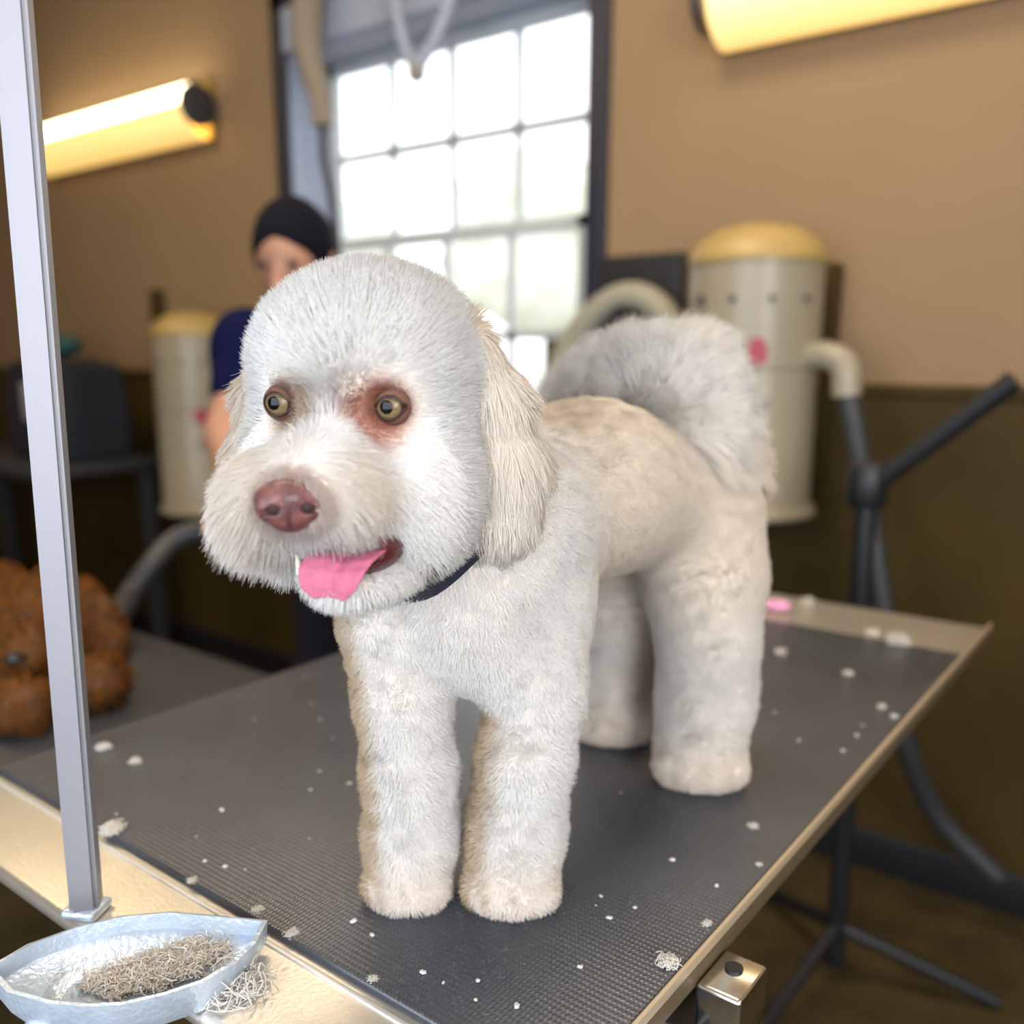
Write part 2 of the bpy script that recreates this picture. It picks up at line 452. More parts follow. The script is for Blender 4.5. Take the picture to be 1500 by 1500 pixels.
# outside, washed out by daylight
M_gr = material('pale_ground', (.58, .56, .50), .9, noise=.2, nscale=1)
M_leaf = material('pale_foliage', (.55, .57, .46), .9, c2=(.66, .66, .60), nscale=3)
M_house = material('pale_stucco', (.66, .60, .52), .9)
structure(MB().span((-60, 2.6, -.35), (40, 60, -.3)).build('ground', M_gr), 'pale ground outside the window')
def blob(name, c, r, label, cat, group=None, seed=0, parts=9):
    rr = random.Random(seed)
    cs = [(np.array(c) + np.array([rr.uniform(-.6, .6) * r[0], rr.uniform(-.5, .5) * r[1], rr.uniform(-.3, .7) * r[2]]), rr.uniform(.45, .7)) for _ in range(parts)]
    def fn(P):
        d = None
        for q, s in cs:
            e = ell(P, q, np.array(r) * s); d = e if d is None else smin(d, e, .3)
        return d + .12 * sines(P, 5, seed) + .06 * sines(P, 14, seed + 1)
    V, Fq = surfnets(fn, np.array(c) - np.array(r) * 1.5 - .3, np.array(c) + np.array(r) * 1.7 + .3, min(r) / 9)
    return V, Fq
def tree(x, y, h, r, label, seed):
    e = empty('tree', (x, y, -.3), label, 'tree', 'trees outside the window')
    V, Fq = blob('crown', (x, y, h), (r, r, r * .9), label, 'tree', seed=seed)
    raw_mesh('crown', V, Fq, M_leaf, e)
    MB().cyl((x, y, -.3), (x, y, h), .16, .1).build('trunk', M_wains, e)
tree(-13.5, 11.5, 2.3, 1.6, 'pale hazy tree outside the window, behind the upper left panes', 3)
tree(-8.3, 12.0, 2.6, 1.3, 'pale hazy tree outside the window near its right jamb', 5)
V, Fq = blob('hedge', (-11, 9.5, .4), (3.6, .7, .8), '', '', seed=9, parts=14)
tag(raw_mesh('hedge', V, Fq, M_leaf), 'low pale hedge outside, behind the lower window panes', 'hedge')

# wall lamps
def wall_lamp(x0, x1, zc, label):
    e = empty('wall_lamp', ((x0 + x1) / 2, WY, zc), label, 'lamp', 'long wall lamps beside the window')
    MB().span((x0 + .01, WY - .03, zc - .10), (x1 - .01, WY, zc + .10), .004).build('back_plate', M_brass, e)
    MB().cyl((x0 + .02, WY - .10, zc + .035), (x1 - .02, WY - .10, zc + .035), .036).build('tube', M_tube, e)
    lp = [(.0, -.105), (-.06, -.098), (-.10, -.06), (-.115, -.015)]
    L = MB()
    n = 8
    pts = [(WY - .03 - .105 * math.sin(math.pi * k / 14), zc - .10 + .0 + .105 * (1 - math.cos(math.pi * k / 14))) for k in range(n)]
    A = [(L.bm.verts.new((x0 + .02, y, z)), L.bm.verts.new((x1 - .02, y, z))) for y, z in pts]
    B = [(L.bm.verts.new((x0 + .02, y + .005, z + .004)), L.bm.verts.new((x1 - .02, y + .005, z + .004))) for y, z in pts]
    for q in range(n - 1):
        L.bm.faces.new((A[q][0], A[q][1], A[q + 1][1], A[q + 1][0])); L.bm.faces.new((B[q][0], B[q + 1][0], B[q + 1][1], B[q][1]))
    L.build('lens', M_lens, e)
    for x in (x0, x1):
        c = MB(); c.lathe([(.0, -.014), (.064, -.012), (.072, -.008), (.072, .008), (.064, .012), (0, .014)], (x, WY - .085, zc), 28, Matrix.Rotation(math.pi / 2, 3, 'Y'))
        c.build('end_cap', M_dgrey, e)
wall_lamp(-4.2, -2.985, 2.095, 'glowing long wall lamp left of the window')
wall_lamp(-1.045, .15, 2.025, 'glowing long wall lamp right of the window')

# canister dryers on the wall
def dryer(cx, zb, zt, label, elbow):
    cy = WY - .19; r = .143; h = zt - zb
    e = empty('pet_dryer', (cx, cy, zb), label, 'dryer', 'cream canister dryers on the wall')
    s = h - .085
    b_ = MB().lathe([(r + .012, 0), (r + .016, .008), (r + .010, .022), (r, .035), (r, s * .60), (r + .003, s * .605), (r + .003, s * .615), (r, s * .62), (r, s), (r - .004, s + .004)], (cx, cy, zb), 56)
    body = b_.build('canister', M_cream, e)
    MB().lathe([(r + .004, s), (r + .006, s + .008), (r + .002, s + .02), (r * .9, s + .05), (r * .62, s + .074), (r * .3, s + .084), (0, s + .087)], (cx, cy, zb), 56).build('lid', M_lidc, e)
    for a in (-150, -118, -86, -54, -22):
        a = math.radians(a)
        p = Vector((cx + r * math.cos(a), cy + r * math.sin(a), zb + s * .86)); q = Vector((math.cos(a), math.sin(a), 0))
        MB().cyl(p - q * .004, p + q * .006, .011 if abs(a) > 1.9 and abs(a) < 2.2 else .007, bev=.002).build('screw', M_dgrey, e)
    MB().box((cx, WY - .024, zb + h * .45), (.12, .044, h * .6), bevel=.006).build('wall_bracket', M_dgrey, e)
    # round emblem with a line of grey lettering-like bars, curved on the shell
    def patch(a0, a1, z0, z1, mat, nm, round_=False):
        m = MB(); n = 14; R_ = r + .0015
        if round_:
            c = m.bm.verts.new((cx + R_ * math.cos((a0 + a1) / 2), cy + R_ * math.sin((a0 + a1) / 2), (z0 + z1) / 2)); ring = []
            for k in range(24):
                t_ = 2 * math.pi * k / 24; a = (a0 + a1) / 2 + (a1 - a0) / 2 * math.cos(t_)
                ring.append(m.bm.verts.new((cx + R_ * math.cos(a), cy + R_ * math.sin(a), (z0 + z1) / 2 + (z1 - z0) / 2 * math.sin(t_))))
            for k in range(24): m.bm.faces.new((c, ring[k], ring[(k + 1) % 24]))
        else:
            A = [(m.bm.verts.new((cx + R_ * math.cos(a0 + (a1 - a0) * k / n), cy + R_ * math.sin(a0 + (a1 - a0) * k / n), z0)), m.bm.verts.new((cx + R_ * math.cos(a0 + (a1 - a0) * k / n), cy + R_ * math.sin(a0 + (a1 - a0) * k / n), z1 if k % 3 else z1 - .006))) for k in range(n + 1)]
            for k in range(n): m.bm.faces.new((A[k][0], A[k + 1][0], A[k + 1][1], A[k][1]))
        m.build(nm, mat, e)
    ac = math.atan2(-cy, -cx)                               # towards the room's middle
    patch(ac - .10, ac + .22, zb + .325, zb + .39, M_red, 'emblem', True)
    patch(ac - .16, ac + .30, zb + .243, zb + .262, M_greyprint, 'print')
    if elbow:
        MB().tube([(cx + .13, cy - .02, zb + .350), (cx + .180, cy - .03, zb + .352), (cx + .217, cy - .035, zb + .33), (cx + .227, cy - .037, zb + .27)], .030).build('elbow_pipe', M_cream, e)
        MB().tube([(cx + .227, cy - .037, zb + .275), (cx + .25, cy - .04, zb + .2), (cx + .29, cy - .05, zb + .05), (cx + .34, cy - .06, zb - .15), (cx + .40, cy - .05, zb - .42), (cx + .47, cy + .02, zb - .62), (cx + .60, cy + .05, zb - .74)], .022, ridges=.1).build('hose', M_dgrey, e)
    return e
dryer(-.845, .885, 1.515, 'tall cream canister dryer on wall right of window, with red emblem', True)
dryer(-2.955, .67, 1.385, 'cream canister dryer on wall left of window, beside the person', False)

# slim dark upright strips beside each dryer
tag(MB().span((-3.44, WY - .05, .62), (-3.40, WY, 1.49), .004).build('wall_rail', M_wains), 'slim dark upright strip on wall left of the far dryer', 'rail', 'dark wall strips')
tag(MB().span((-.752, WY - .05, .95), (-.717, WY, 1.44), .004).build('wall_rail', M_wains), 'slim dark upright strip on wall right of the emblem dryer', 'rail', 'dark wall strips')

# black board with a draped hose
bd = empty('hose_board', (-1.24, WY - .02, .95), 'black wall board beside window holding a looped hose', 'board')
MB().span((-1.345, WY - .035, .95), (-1.105, WY - .005, 1.49), .006).build('panel', M_black, bd)
MB().cyl((-1.2, WY - .04, 1.31), (-1.2, WY - .17, 1.325), .03).build('hook', M_black, bd)
hp = [(-1.43, 2.05, .70), (-1.45, 2.06, .95), (-1.425, 2.07, 1.14), (-1.355, 2.08, 1.29), (-1.245, 2.085, 1.375), (-1.145, 2.085, 1.365), (-1.075, 2.08, 1.28), (-1.05, 2.06, 1.12), (-1.06, 2.05, .9), (-1.08, 2.05, .66)]
tag(MB().tube(hp, .035, ridges=.06, sub=10).build('hose_loop', M_hose), 'cream ribbed dryer hose draped in a loop on black board', 'hose')

# straps hanging in the window
lr = empty('hanging_leash', (-2.37, 2.12, 2.33), 'beige rope leash with dark strap hanging in window left side', 'leash')
MB().tube([(-2.38, 2.12, 2.36), (-2.385, 2.10, 2.22), (-2.36, 2.09, 2.12), (-2.325, 2.09, 2.02), (-2.315, 2.09, 1.93)], lambda u: .052 - .022 * u).build('rope', M_rope, lr)
MB().tube([(-2.315, 2.09, 1.94), (-2.315, 2.09, 1.84), (-2.285, 2.09, 1.72), (-2.272, 2.09, 1.60), (-2.268, 2.09, 1.48)], .013).build('strap', M_navy, lr)
vs = empty('window_hanger', (-1.9, 2.1, 2.3), 'small grey hanger on two straps at window top', 'hanger')
MB().tube([(-2.04, 2.12, 2.30), (-1.97, 2.09, 2.11), (-1.905, 2.07, 2.02)], .017).tube([(-1.76, 2.12, 2.30), (-1.83, 2.09, 2.11), (-1.895, 2.07, 2.02)], .017).build('strap', M_reveal, vs)
MB().lathe([(0, -.03), (.02, -.022), (.028, 0), (.02, .022), (0, .03)], (-1.9, 2.07, 2.01)).build('clip', M_greyprint, vs)

# left side: bench, black bag, teal cloth
bn = empty('side_bench', (-4.0, 1.78, 0), 'dark grey side bench against the left part of wall', 'bench')
MB().span((-4.7, 1.55, .80), (-3.28, 2.1, .84), .006).build('top', M_dgrey, bn)
for x, y in ((-4.62, 1.62), (-3.36, 1.62), (-4.62, 2.03), (-3.36, 2.03)): MB().span((x - .025, y - .025, 0), (x + .025, y + .025, .80), .004).build('leg', M_dgrey, bn)
MB().span((-4.62, 1.62, .25), (-3.36, 1.64, .29), .004).build('rail', M_dgrey, bn)
bag = empty('carry_bag', (-3.58, 1.85, .84), 'black carry bag with pale patch standing on grey bench', 'bag')
def bagf(P):
    q = P - np.array([-3.58, 1.85, 1.03], np.float32)
    a = np.abs(q) - np.array([.20, .10, .16], np.float32)
    d = np.linalg.norm(np.maximum(a, 0), axis=1) + np.minimum(a.max(1), 0) - .035
    return d + .012 * sines(P, 22, 3) + .12 * np.maximum(q[:, 2], 0) * np.abs(q[:, 0]) * 4
V, Fq = surfnets(bagf, (-3.95, 1.65, .80), (-3.2, 2.05, 1.35), .012)
V[:, 2] = np.maximum(V[:, 2], .841)
raw_mesh('pouch', V, Fq, M_blackcloth, bag)
MB().box((-3.53, 1.712, 1.06), (.24, .02, .15), bevel=.009).build('patch', M_patch, bag)
def clf(P):
    return ell(P, (-3.66, 1.86, 1.268), (.15, .09, .05)) + .012 * sines(P, 35, 8)
V, Fq = surfnets(clf, (-3.9, 1.7, 1.2), (-3.4, 2.02, 1.45), .01)
tag(raw_mesh('folded_cloth', V, Fq, M_teal), 'crumpled dark teal cloth on top of the black bag', 'cloth')

# right side: black stand
st = empty('equipment_stand', (-.47, 1.72, 0), 'black folding stand with slanted brace near right wall end', 'stand')
MB().cyl((-.475, 1.72, .03), (-.49, 1.72, 1.03), .019).build('pole', M_black, st)
MB().cyl((-.49, 1.72, 1.0), (-.27, 1.70, 1.20), .018).build('brace', M_black, st)
MB().lathe([(.03, -.04), (.036, -.03), (.036, .03), (.03, .04)], (-.49, 1.72, 1.01)).build('collar', M_black, st)
for a in (20, 140, 260):
    a = math.radians(a); MB().cyl((-.475, 1.72, .12), (-.475 + .3 * math.cos(a), 1.72 + .3 * math.sin(a), .014), .013).build('leg', M_black, st)

# ------------------------------------------------------------------ main grooming table
TZ = .87
tb = empty('grooming_table', (-.53, .84, 0), 'grooming table with black ribbed mat and steel ends under the white dog', 'table')
MB().span((-.850, .263, .850), (-.2192, 1.412, .8635), .006).build('table_top', M_steel, tb)
MB().span((-.845, .3375, .8634), (-.2200, 1.240, TZ), .0018).build('mat', M_mat, tb)
edge = MB()
edge.span((-.2197, .263, .863), (-.2165, 1.412, .871), .001)
M_edge = material('warm_edge_metal', (.46, .36, .24), .45, .3)
edge.build('edge_strip', M_edge, tb)
MB().span((-.2197, .263, .848), (-.2172, 1.412, .8629), .0005).build('edge_side', material('dark_edge_metal', (.14, .105, .06), .5, .4), tb)
MB().span((-.850, .263, .838), (-.8455, 1.412, .8695), .002).build('edge_strip', M_dgrey, tb)
MB().span((-.841, .3290, .8634), (-.2216, .3325, .8652), .0005).build('mat_strip', material('pale_strip', (.75, .74, .72), .4, .6), tb)
fr = MB()
fr.span((-.80, .32, .79), (-.26, .36, .850)); fr.span((-.80, 1.32, .79), (-.26, 1.36, .850)); fr.span((-.80, .32, .79), (-.76, 1.36, .850)); fr.span((-.30, .32, .79), (-.26, 1.36, .850))
fr.build('under_frame', M_dgrey, tb)
MB().lathe([(.09, .05), (.09, .45), (.07, .451), (.07, .80), (.12, .801), (.12, .850)], (-.53, .84, 0)).build('column', M_steel, tb)
MB().span((-.80, .45, .0), (-.74, 1.25, .05), .01).span((-.32, .45, .0), (-.26, 1.25, .05), .01).span((-.80, .79, .01), (-.26, .89, .06), .01).build('base', M_dgrey, tb)

# steel clamp on the right edge
cl = empty('edge_clamp', (-.20, .502, .80), 'steel screw clamp fixed to the right edge of main table', 'clamp')
MB().span((-.2164, .482, .812), (-.186, .527, .852), .003).span((-.262, .482, .795), (-.186, .527, .814), .003).build('bracket', M_chrome, cl)
MB().cyl((-.203, .510, .8515), (-.203, .510, .8535), .006).build('hole', M_black, cl)
MB().cyl((-.235, .504, .74), (-.235, .504, .798), .007).build('screw', M_chrome, cl)
MB().lathe([(.0, -.012), (.012, -.012), (.016, -.006), (.016, .006), (.012, .012), (0, .012)], (-.185, .497, .790), 20, Matrix.Rotation(math.radians(60), 3, 'X')).build('knob', M_chrome, cl)
MB().span((-.262, .45, .745), (-.222, .48, .81), .004).build('pad', M_black, cl)

# grooming arm post on the near ledge
po = empty('grooming_arm_post', (-.5765, .276, .8635), 'pale steel upright post of grooming arm at table near corner', 'post')
pb = Vector((-.5765, .276, .8635)); pt = Vector((-.558, .283, 1.62))
q = (pt - pb).to_track_quat('Z', 'Y').to_matrix()
m = MB(); c_ = (pb + pt) / 2; b2 = bmesh.new(); bmesh.ops.create_cube(b2, size=1); bmesh.ops.scale(b2, vec=(.019, .019, (pt - pb).length), verts=b2.verts)
bmesh.ops.bevel(b2, geom=list(b2.edges), offset=.003, segments=2, affect='EDGES'); bmesh.ops.rotate(b2, matrix=Matrix.Rotation(.5, 3, 'Z'), verts=b2.verts, cent=(0, 0, 0))
bmesh.ops.transform(b2, matrix=Matrix.Translation(c_) @ q.to_4x4(), verts=b2.verts); m._add(b2)
m.build('upright', material('satin_post', (.30, .30, .33), .55, .6), po)
MB().box((-.5765, .276, .867), (.026, .024, .007), rz=.5, bevel=.003).build('foot', M_alu, po)

# pale steel dish with clippings
ds = empty('steel_dish', (-.48, .275, .8635), 'shallow pale steel dish with pointed lip by table near corner', 'dish')
ol = [on_z(x, y, .885)[:2] for x, y in ((392, 1350), (322, 1343), (250, 1337), (180, 1343), (110, 1360), (40, 1385), (-20, 1420), (10, 1455), (70, 1472), (127, 1477), (180, 1474), (240, 1460), (300, 1440), (345, 1413), (375, 1383))]
cen = np.mean(ol, axis=0)
dm = MB(); rings = []
for f, z in ((.90, .864), (.985, .872), (1.0, .886), (.955, .8865), (.93, .876), (.62, .8695), (.0, .8690)):
    rings.append([dm.bm.verts.new((*(cen + (np.array(p) - cen) * f), z)) for p in ol] if f else [dm.bm.verts.new((*cen, z))])
n = len(ol)
for A, B in zip(rings, rings[1:]):
    for i in range(n):
        j = (i + 1) % n
        if len(B) == 1: dm.bm.faces.new((A[i], A[j], B[0]))
        else: dm.bm.faces.new((A[i], A[j], B[j], B[i]))
dm.bm.faces.new(rings[0])
dm.build('bowl', M_alu, ds, angle=50)
MB().tube([(-.505, .232, .866), (-.50, .215, .862), (-.495, .20, .850)], .012).build('handle', M_alu, ds)

# ------------------------------------------------------------------ second table, brown dog, person
t2 = empty('grooming_table', (-1.65, .58, 0), 'smaller black topped grooming table under the brown dog', 'table')
MB().span((-2.25, .30, .715), (-1.06, .865, .75), .008).build('table_top', M_dgrey, t2)
for x in (-2.2, -1.11):
    for y in (.35, .81): MB().span((x - .02, y - .02, 0), (x + .02, y + .02, .715)).build('leg', M_steel, t2)

M_fur = fur_material('fur')
def fur_color(c, n, var=.08):
    return np.asarray(c)[None] * (1 + var * RNG.normal(size=(n, 1)))

bdg = empty('dog', (-1.42, .62, .75), 'brown curly dog lying on the smaller black table', 'dog')
bz = .75
BH = np.array([-1.300, .62, bz + .125])
def brown(P):
    H = BH
    d = chain(P, [(-1.62, .60, bz + .075), (-1.50, .61, bz + .082), (-1.36, .62, bz + .07)], [.068, .070, .062], .05)
    d = smin(d, chain(P, [(-1.36, .62, bz + .09), (-1.32, .62, bz + .115)], [.05, .052]), .04)
    d = smin(d, ell(P, H, (.056, .052, .048)), .03)
    d = smin(d, rcone(P, H + (.03, -.03, -.015), H + (.06, -.07, -.03), .034, .026), .02)
    for s in (-1, 1):
        d = smin(d, rcone(P, H + (s * .040, s * .033 + .01, .01), H + (s * .052, s * .043 + .01, -.05), .018, .024), .012)
        f = chain(P, [(-1.37, .62 + s * .055, bz + .06), (-1.29, .60 + s * .055, bz + .04), (-1.205, .575 + s * .055, bz + .034)], [.045, .036, .034])
        d = smin(d, f, .015)
        f = chain(P, [(-1.62, .60 + s * .06, bz + .07), (-1.54, .58 + s * .085, bz + .045), (-1.58, .56 + s * .10, bz + .035)], [.056, .048, .03])
        d = smin(d, f, .02)
    d = smin(d, chain(P, [(-1.70, .60, bz + .09), (-1.76, .58, bz + .11), (-1.80, .55, bz + .10)], [.03, .026, .034]), .02)
    return d + .006 * sines(P, 110, 41)
V, Fq = surfnets(brown, (-1.9, .40, bz - .02), (-1.12, .82, bz + .24), .007)
V[:, 2] = np.maximum(V[:, 2], bz + .001)
M_brownskin = material('brown_coat', (.16, .066, .02), .8, noise=.4, nscale=40)
raw_mesh('body', V, Fq, M_brownskin, bdg)
P, _ = sample_surface(V, Fq, 26000); N = sdf_grad(brown, P, .004)
kp = P[:, 2] > bz + .004; P, N = P[kp], N[kp]
fur('coat', P, N, norm(N + .3 * RNG.normal(size=P.shape)), .016 * (.7 + .6 * RNG.random(len(P))), np.clip(fur_color((.26, .105, .03), len(P), .3), 0, 1), M_fur, bdg, r0=.0006, npt=5, clump=.7, nclump=900, curl=.006, curlf=160, seed=3, floor=bz + .002)
H = BH
MB().lathe([(0, -.009), (.011, -.005), (.013, 0), (.011, .005), (0, .009)], H + (.078, -.094, -.028)).build('nose', M_black, bdg)
for s in (-1, 1): MB().lathe([(0, -.007), (.005, -.005), (.007, 0), (.005, .005), (0, .007)], H + (.052 + .012 * s, -.042 + .014 * s, .012)).build('eye', M_black, bdg)

pe = empty('person', (-1.53, 1.30, 0), 'person in navy shirt and black trousers standing behind white dog, holding dryer hose', 'person')
HC = at(432, 379, 2.02)                                       # head centre
px, py = HC[0], HC[1]
face = norm(np.array([.42, -.88, -.38])); 
side = norm(np.cross(face, UPW)); hup = np.cross(side, face)
def hl(a, b_, c): return HC + side * a + face * b_ + hup * c
hips = np.array([px - .02, py + .16, .86]); chest = np.array([px - .01, py + .10, HC[2] - .33]); neck = np.array([px, py + .06, HC[2] - .15])
shR = at(366, 508, 2.03); shL = np.array([px + .17, py + .10, HC[2] - .215])   # image-left and image-right shoulders
elR = at(330, 640, 1.93); haR = at(352, 742, 1.80)
elL = at(565, 640, 1.97); haL = at(480, 690, 1.78)
def limb_legs(P, g=0.):
    d = None
    for s in (-1, 1):
        e = chain(P, [hips + (s * .085, 0, -.02), hips + (s * .095, -.02, -.42), np.array([hips[0] + s * .10, hips[1] + .02, .09])], [.088 + g, .060 + g, .043 + g], .03)
        d = e if d is None else smin(d, e, .015)
    return d
def torso(P, g=0.):
    d = chain(P, [hips, hips + (0, -.02, .16), chest, neck + (0, .02, -.06)], [.125 + g, .112 + g, .125 + g, .075 + g], .06)
    d = smin(d, rcone(P, shR, shL, .062 + g, .062 + g), .09)
    return d
def hand(P, w_, dirn, thumb):
    dirn = norm(dirn); d = ell(P, w_ + dirn * .045, (.042, .042, .042))
    x = norm(np.cross(dirn, UPW)); y = np.cross(x, dirn)
    for i, (L_, o) in enumerate(((.070, -.030), (.080, -.010), (.074, .010), (.058, .030))):
        a = w_ + dirn * .075 + x * o; b_ = a + dirn * L_ * .5 - y * .012; c = b_ + dirn * L_ * .2 - y * L_ * .42
        d = smin(d, chain(P, [a, b_, c], [.010, .009, .008]), .006)
    a = w_ + dirn * .03 + x * thumb * .035; b_ = a + x * thumb * .03 + dirn * .03; c = b_ + dirn * .025 - y * .02
    return smin(d, chain(P, [a, b_, c], [.013, .011, .009]), .008)
def pbody(P):
    d = torso(P)
    d = smin(d, limb_legs(P), .06)
    d = smin(d, rcone(P, neck + (0, .01, -.05), HC - hup * .06, .056, .052), .03)
    d = smin(d, ell(P, HC, (.077, .098, .112), np.stack([side, face, hup], 1)), .03)
    d = smin(d, ell(P, hl(0, .035, -.065), (.05, .05, .055), np.stack([side, face, hup], 1)), .03)
    d = smin(d, rcone(P, hl(0, .098, .0), hl(0, .118, -.03), .010, .015), .012)
    d = smin(d, rcone(P, hl(-.022, .096, -.062), hl(.022, .096, -.062), .009, .009), .008)
    for s in (-1, 1):
        d = smin(d, ell(P, hl(s * .080, -.005, -.005), (.014, .022, .03), np.stack([side, face, hup], 1)), .01)
        d = smax(d, -ell(P, hl(s * .032, .100, .012), (.018, .012, .010), np.stack([side, face, hup], 1)), .012)
    d = smin(d, chain(P, [shR, elR, haR], [.056, .042, .028], .02), .04)
    d = smin(d, chain(P, [shL, elL, haL], [.056, .042, .028], .02), .04)
    d = smin(d, hand(P, haR, haR - elR + np.array([.12, -.1, 0]), 1), .012)
    d = smin(d, hand(P, haL, haL - elL, -1), .012)
    for s in (-1, 1):
        d = smin(d, rcone(P, (hips[0] + s * .10, hips[1] + .02, .06), (hips[0] + s * .11, hips[1] - .15, .045), .042, .034), .03)
    return d
V, Fq = surfnets(pbody, (px - .62, py - .62, .0), (px + .5, py + .42, 1.66), .0095)
raw_mesh('body', V, Fq, M_skinp, pe)
def shirtf(P):
    d = torso(P, .014)
    for a, b_ in ((shR, elR), (shL, elL)):
        d = smin(d, rcone(P, a, a + (b_ - a) * .50, .072, .062), .05)
    d = d + .004 * sines(P, 40, 12)
    hd_ = np.linalg.norm(P[:, :2] - neck[:2].astype(np.float32), axis=1)
    rem = np.maximum(neck[2] - .02 - P[:, 2], hd_ - .078)
    return np.maximum(np.maximum(d, hips[2] - .06 - P[:, 2]), -rem)
V, Fq = surfnets(shirtf, (px - .5, py - .35, .75), (px + .5, py + .42, 1.55), .011)
raw_mesh('shirt', V, Fq, M_shirt, pe)
def trf(P):
    d = smin(limb_legs(P, .016), chain(P, [hips, hips + (0, -.01, .06)], [.135, .125]), .06) + .004 * sines(P, 30, 14)
    return np.maximum(np.maximum(d, P[:, 2] - hips[2] - .02), .07 - P[:, 2])
V, Fq = surfnets(trf, (px - .35, py - .15, .03), (px + .35, py + .42, .95), .011)
raw_mesh('trousers', V, Fq, M_trous, pe)
def hairf(P):
    Mh = np.stack([side, face, hup], 1)
    d = ell(P, hl(0, -.012, .018), (.088, .104, .112), Mh) + .005 * sines(P, 60, 15)
    d = smax(d, -ell(P, hl(0, .09, -.045), (.078, .10, .098), Mh), .02)
    q = (P - HC.astype(np.float32)) @ hup.astype(np.float32)
    d = np.maximum(d, -.075 - q)
    return smin(d, ell(P, hl(0, -.10, .05), (.035, .04, .04), Mh), .02)
V, Fq = surfnets(hairf, HC - .19, HC + .19, .007)
raw_mesh('hair', V, Fq, M_hair, pe)
for s in (-1, 1):
    MB().lathe([(0, -.010), (.008, -.006), (.010, 0), (.008, .006), (0, .010)], hl(s * .032, .086, .012)).build('eye', M_black, pe)
    def shoef(P):
        d = rcone(P, (hips[0] + s * .10, hips[1] + .04, .06), (hips[0] + s * .112, hips[1] - .15, .045), .054, .046)
        return np.maximum(np.maximum(d, .001 - P[:, 2]), P[:, 2] - .105)
    V, Fq = surfnets(shoef, (hips[0] + s * .105 - .1, hips[1] - .25, -.01), (hips[0] + s * .105 + .1, hips[1] + .13, .12), .009)
    raw_mesh('shoe', V, Fq, M_black, pe)
hh = haR + norm(haR - elR + np.array([.12, -.1, 0])) * .075
hs = MB().tube([hh + (.05, .04, .03), hh, at(268, 785, 1.76), at(222, 828, 1.72), at(190, 872, 1.69), on_z(165, 905, .80), on_z(120, 900, .776), on_z(40, 905, .774)], .0205, ridges=.08, sub=10)
tag(hs.build('dryer_hose', M_dgrey), 'dark grey dryer hose curving from person\'s hand down behind brown dog', 'hose')

# ------------------------------------------------------------------ the white dog
dog = empty('dog', (-.375, .58, TZ), 'white fluffy trimmed dog with tongue out standing on black table mat', 'dog')
yaw_, pit_, rol_ = math.radians(13.5), math.radians(1.5), math.radians(-1.0)
f_ = (-FWD * math.cos(yaw_) - RGT * math.sin(yaw_)) * math.cos(pit_) - UPW * math.sin(pit_)
x_ = -norm(np.cross(f_, UPW)); x_ = x_ if x_ @ RGT > 0 else -x_
z_ = np.cross(f_, x_); z_ = z_ if z_ @ UPW > 0 else -z_
HM = np.stack([x_ * math.cos(rol_) + z_ * math.sin(rol_), f_, -x_ * math.sin(rol_) + z_ * math.cos(rol_)], 1)   # columns: image right, forward, up
HO = at(541, 600, .549)
HMf, HOf = HM.astype(np.float32), HO.astype(np.float32)
def hw(*l): return HO + HM @ np.array(l, float)
def hloc(P): return (P - HOf) @ HMf
EYES = [np.array([-.0325, .0475, .0070]), np.array([.0325, .0475, .0068])]
NOSE = np.array([.001, .112, -.0365])
MOUTH = np.array([.008, .088, -.079])

def d_head(P):
    Q = hloc(P)
    d = ell(Q, (0, -.012, .018), (.062, .064, .058))
    d = smin(d, ell(Q, (0, .019, .028), (.050, .041, .040)), .02)
    for s in (-1, 1):
        d = smin(d, ell(Q, (s * .033, .020, -.044), (.033, .044, .043)), .025)
    d = smin(d, ell(Q, (-.032, .072, -.043), (.022, .028, .023)), .014)
    d = smin(d, ell(Q, (.014, .070, -.037), (.020, .032, .016)), .022)
    d = smin(d, rcone(Q, (0, .045, -.018), (0, .094, -.034), .024, .018), .018)
    d = smin(d, ell(Q, (-.004, .072, -.036), (.032, .036, .018)), .016)
    jaw = ell(Q, (.013, .048, -.0855), (.027, .043, .0100))
    d = smin(d, jaw, .012)
    for e in EYES:
        d = smax(d, -ell(Q, e + (0, .014, 0), (.0115, .012, .0095)), .008)
    d = smax(d, -ell(Q, (.018, .090, -.0665), (.024, .040, .0115)), .006)
    return d
def d_ears(P):
    Q = hloc(P); d = None
    for s in (-1, 1):
        pts = [(s * .056, -.014, .040), (s * .070, -.020, .004), (s * .075, -.022, -.032), (s * .073, -.020, -.056)]
        rs = [.012, .018, .0235, .0250]
        e = chain(Q, pts, rs, .01); d = e if d is None else np.minimum(d, e)
    return d
LEGS = [
    [((575, 915), .625, .034), ((590, 1030), .625, .0245), ((600, 1130), .63, .0230), ((601, 1230), .635, .0235), ((597, 1298), .632, .026)],
    [((785, 890), .645, .038), ((786, 1010), .64, .0265), ((769, 1110), .637, .0245), ((756, 1220), .637, .0255), ((750, 1300), .630, .0285)],
    [((930, 800), .89, .050), ((905, 900), .90, .040), ((900, 980), .905, .031), ((903, 1046), .895, .034)],
    [((1015, 765), .825, .060), ((1030, 850), .815, .048), ((1037, 935), .812, .036), ((1038, 1020), .815, .034), ((1032, 1098), .802, .036)],
]
LEGW = []
for L_ in LEGS:
    LEGW.append(([at(*p, Z) for p, Z, r in L_], [r for p, Z, r in L_]))
for (pts, rs), back_ in zip(LEGW, (.013, .013, .02, .02)):
    pts[-1] += FWD * back_; pts[-1][2] = TZ + rs[-1] - .006; pts[-2] += FWD * back_ * .5
TOEDIR = norm(-FWD * 1.0 + RGT * -.10)
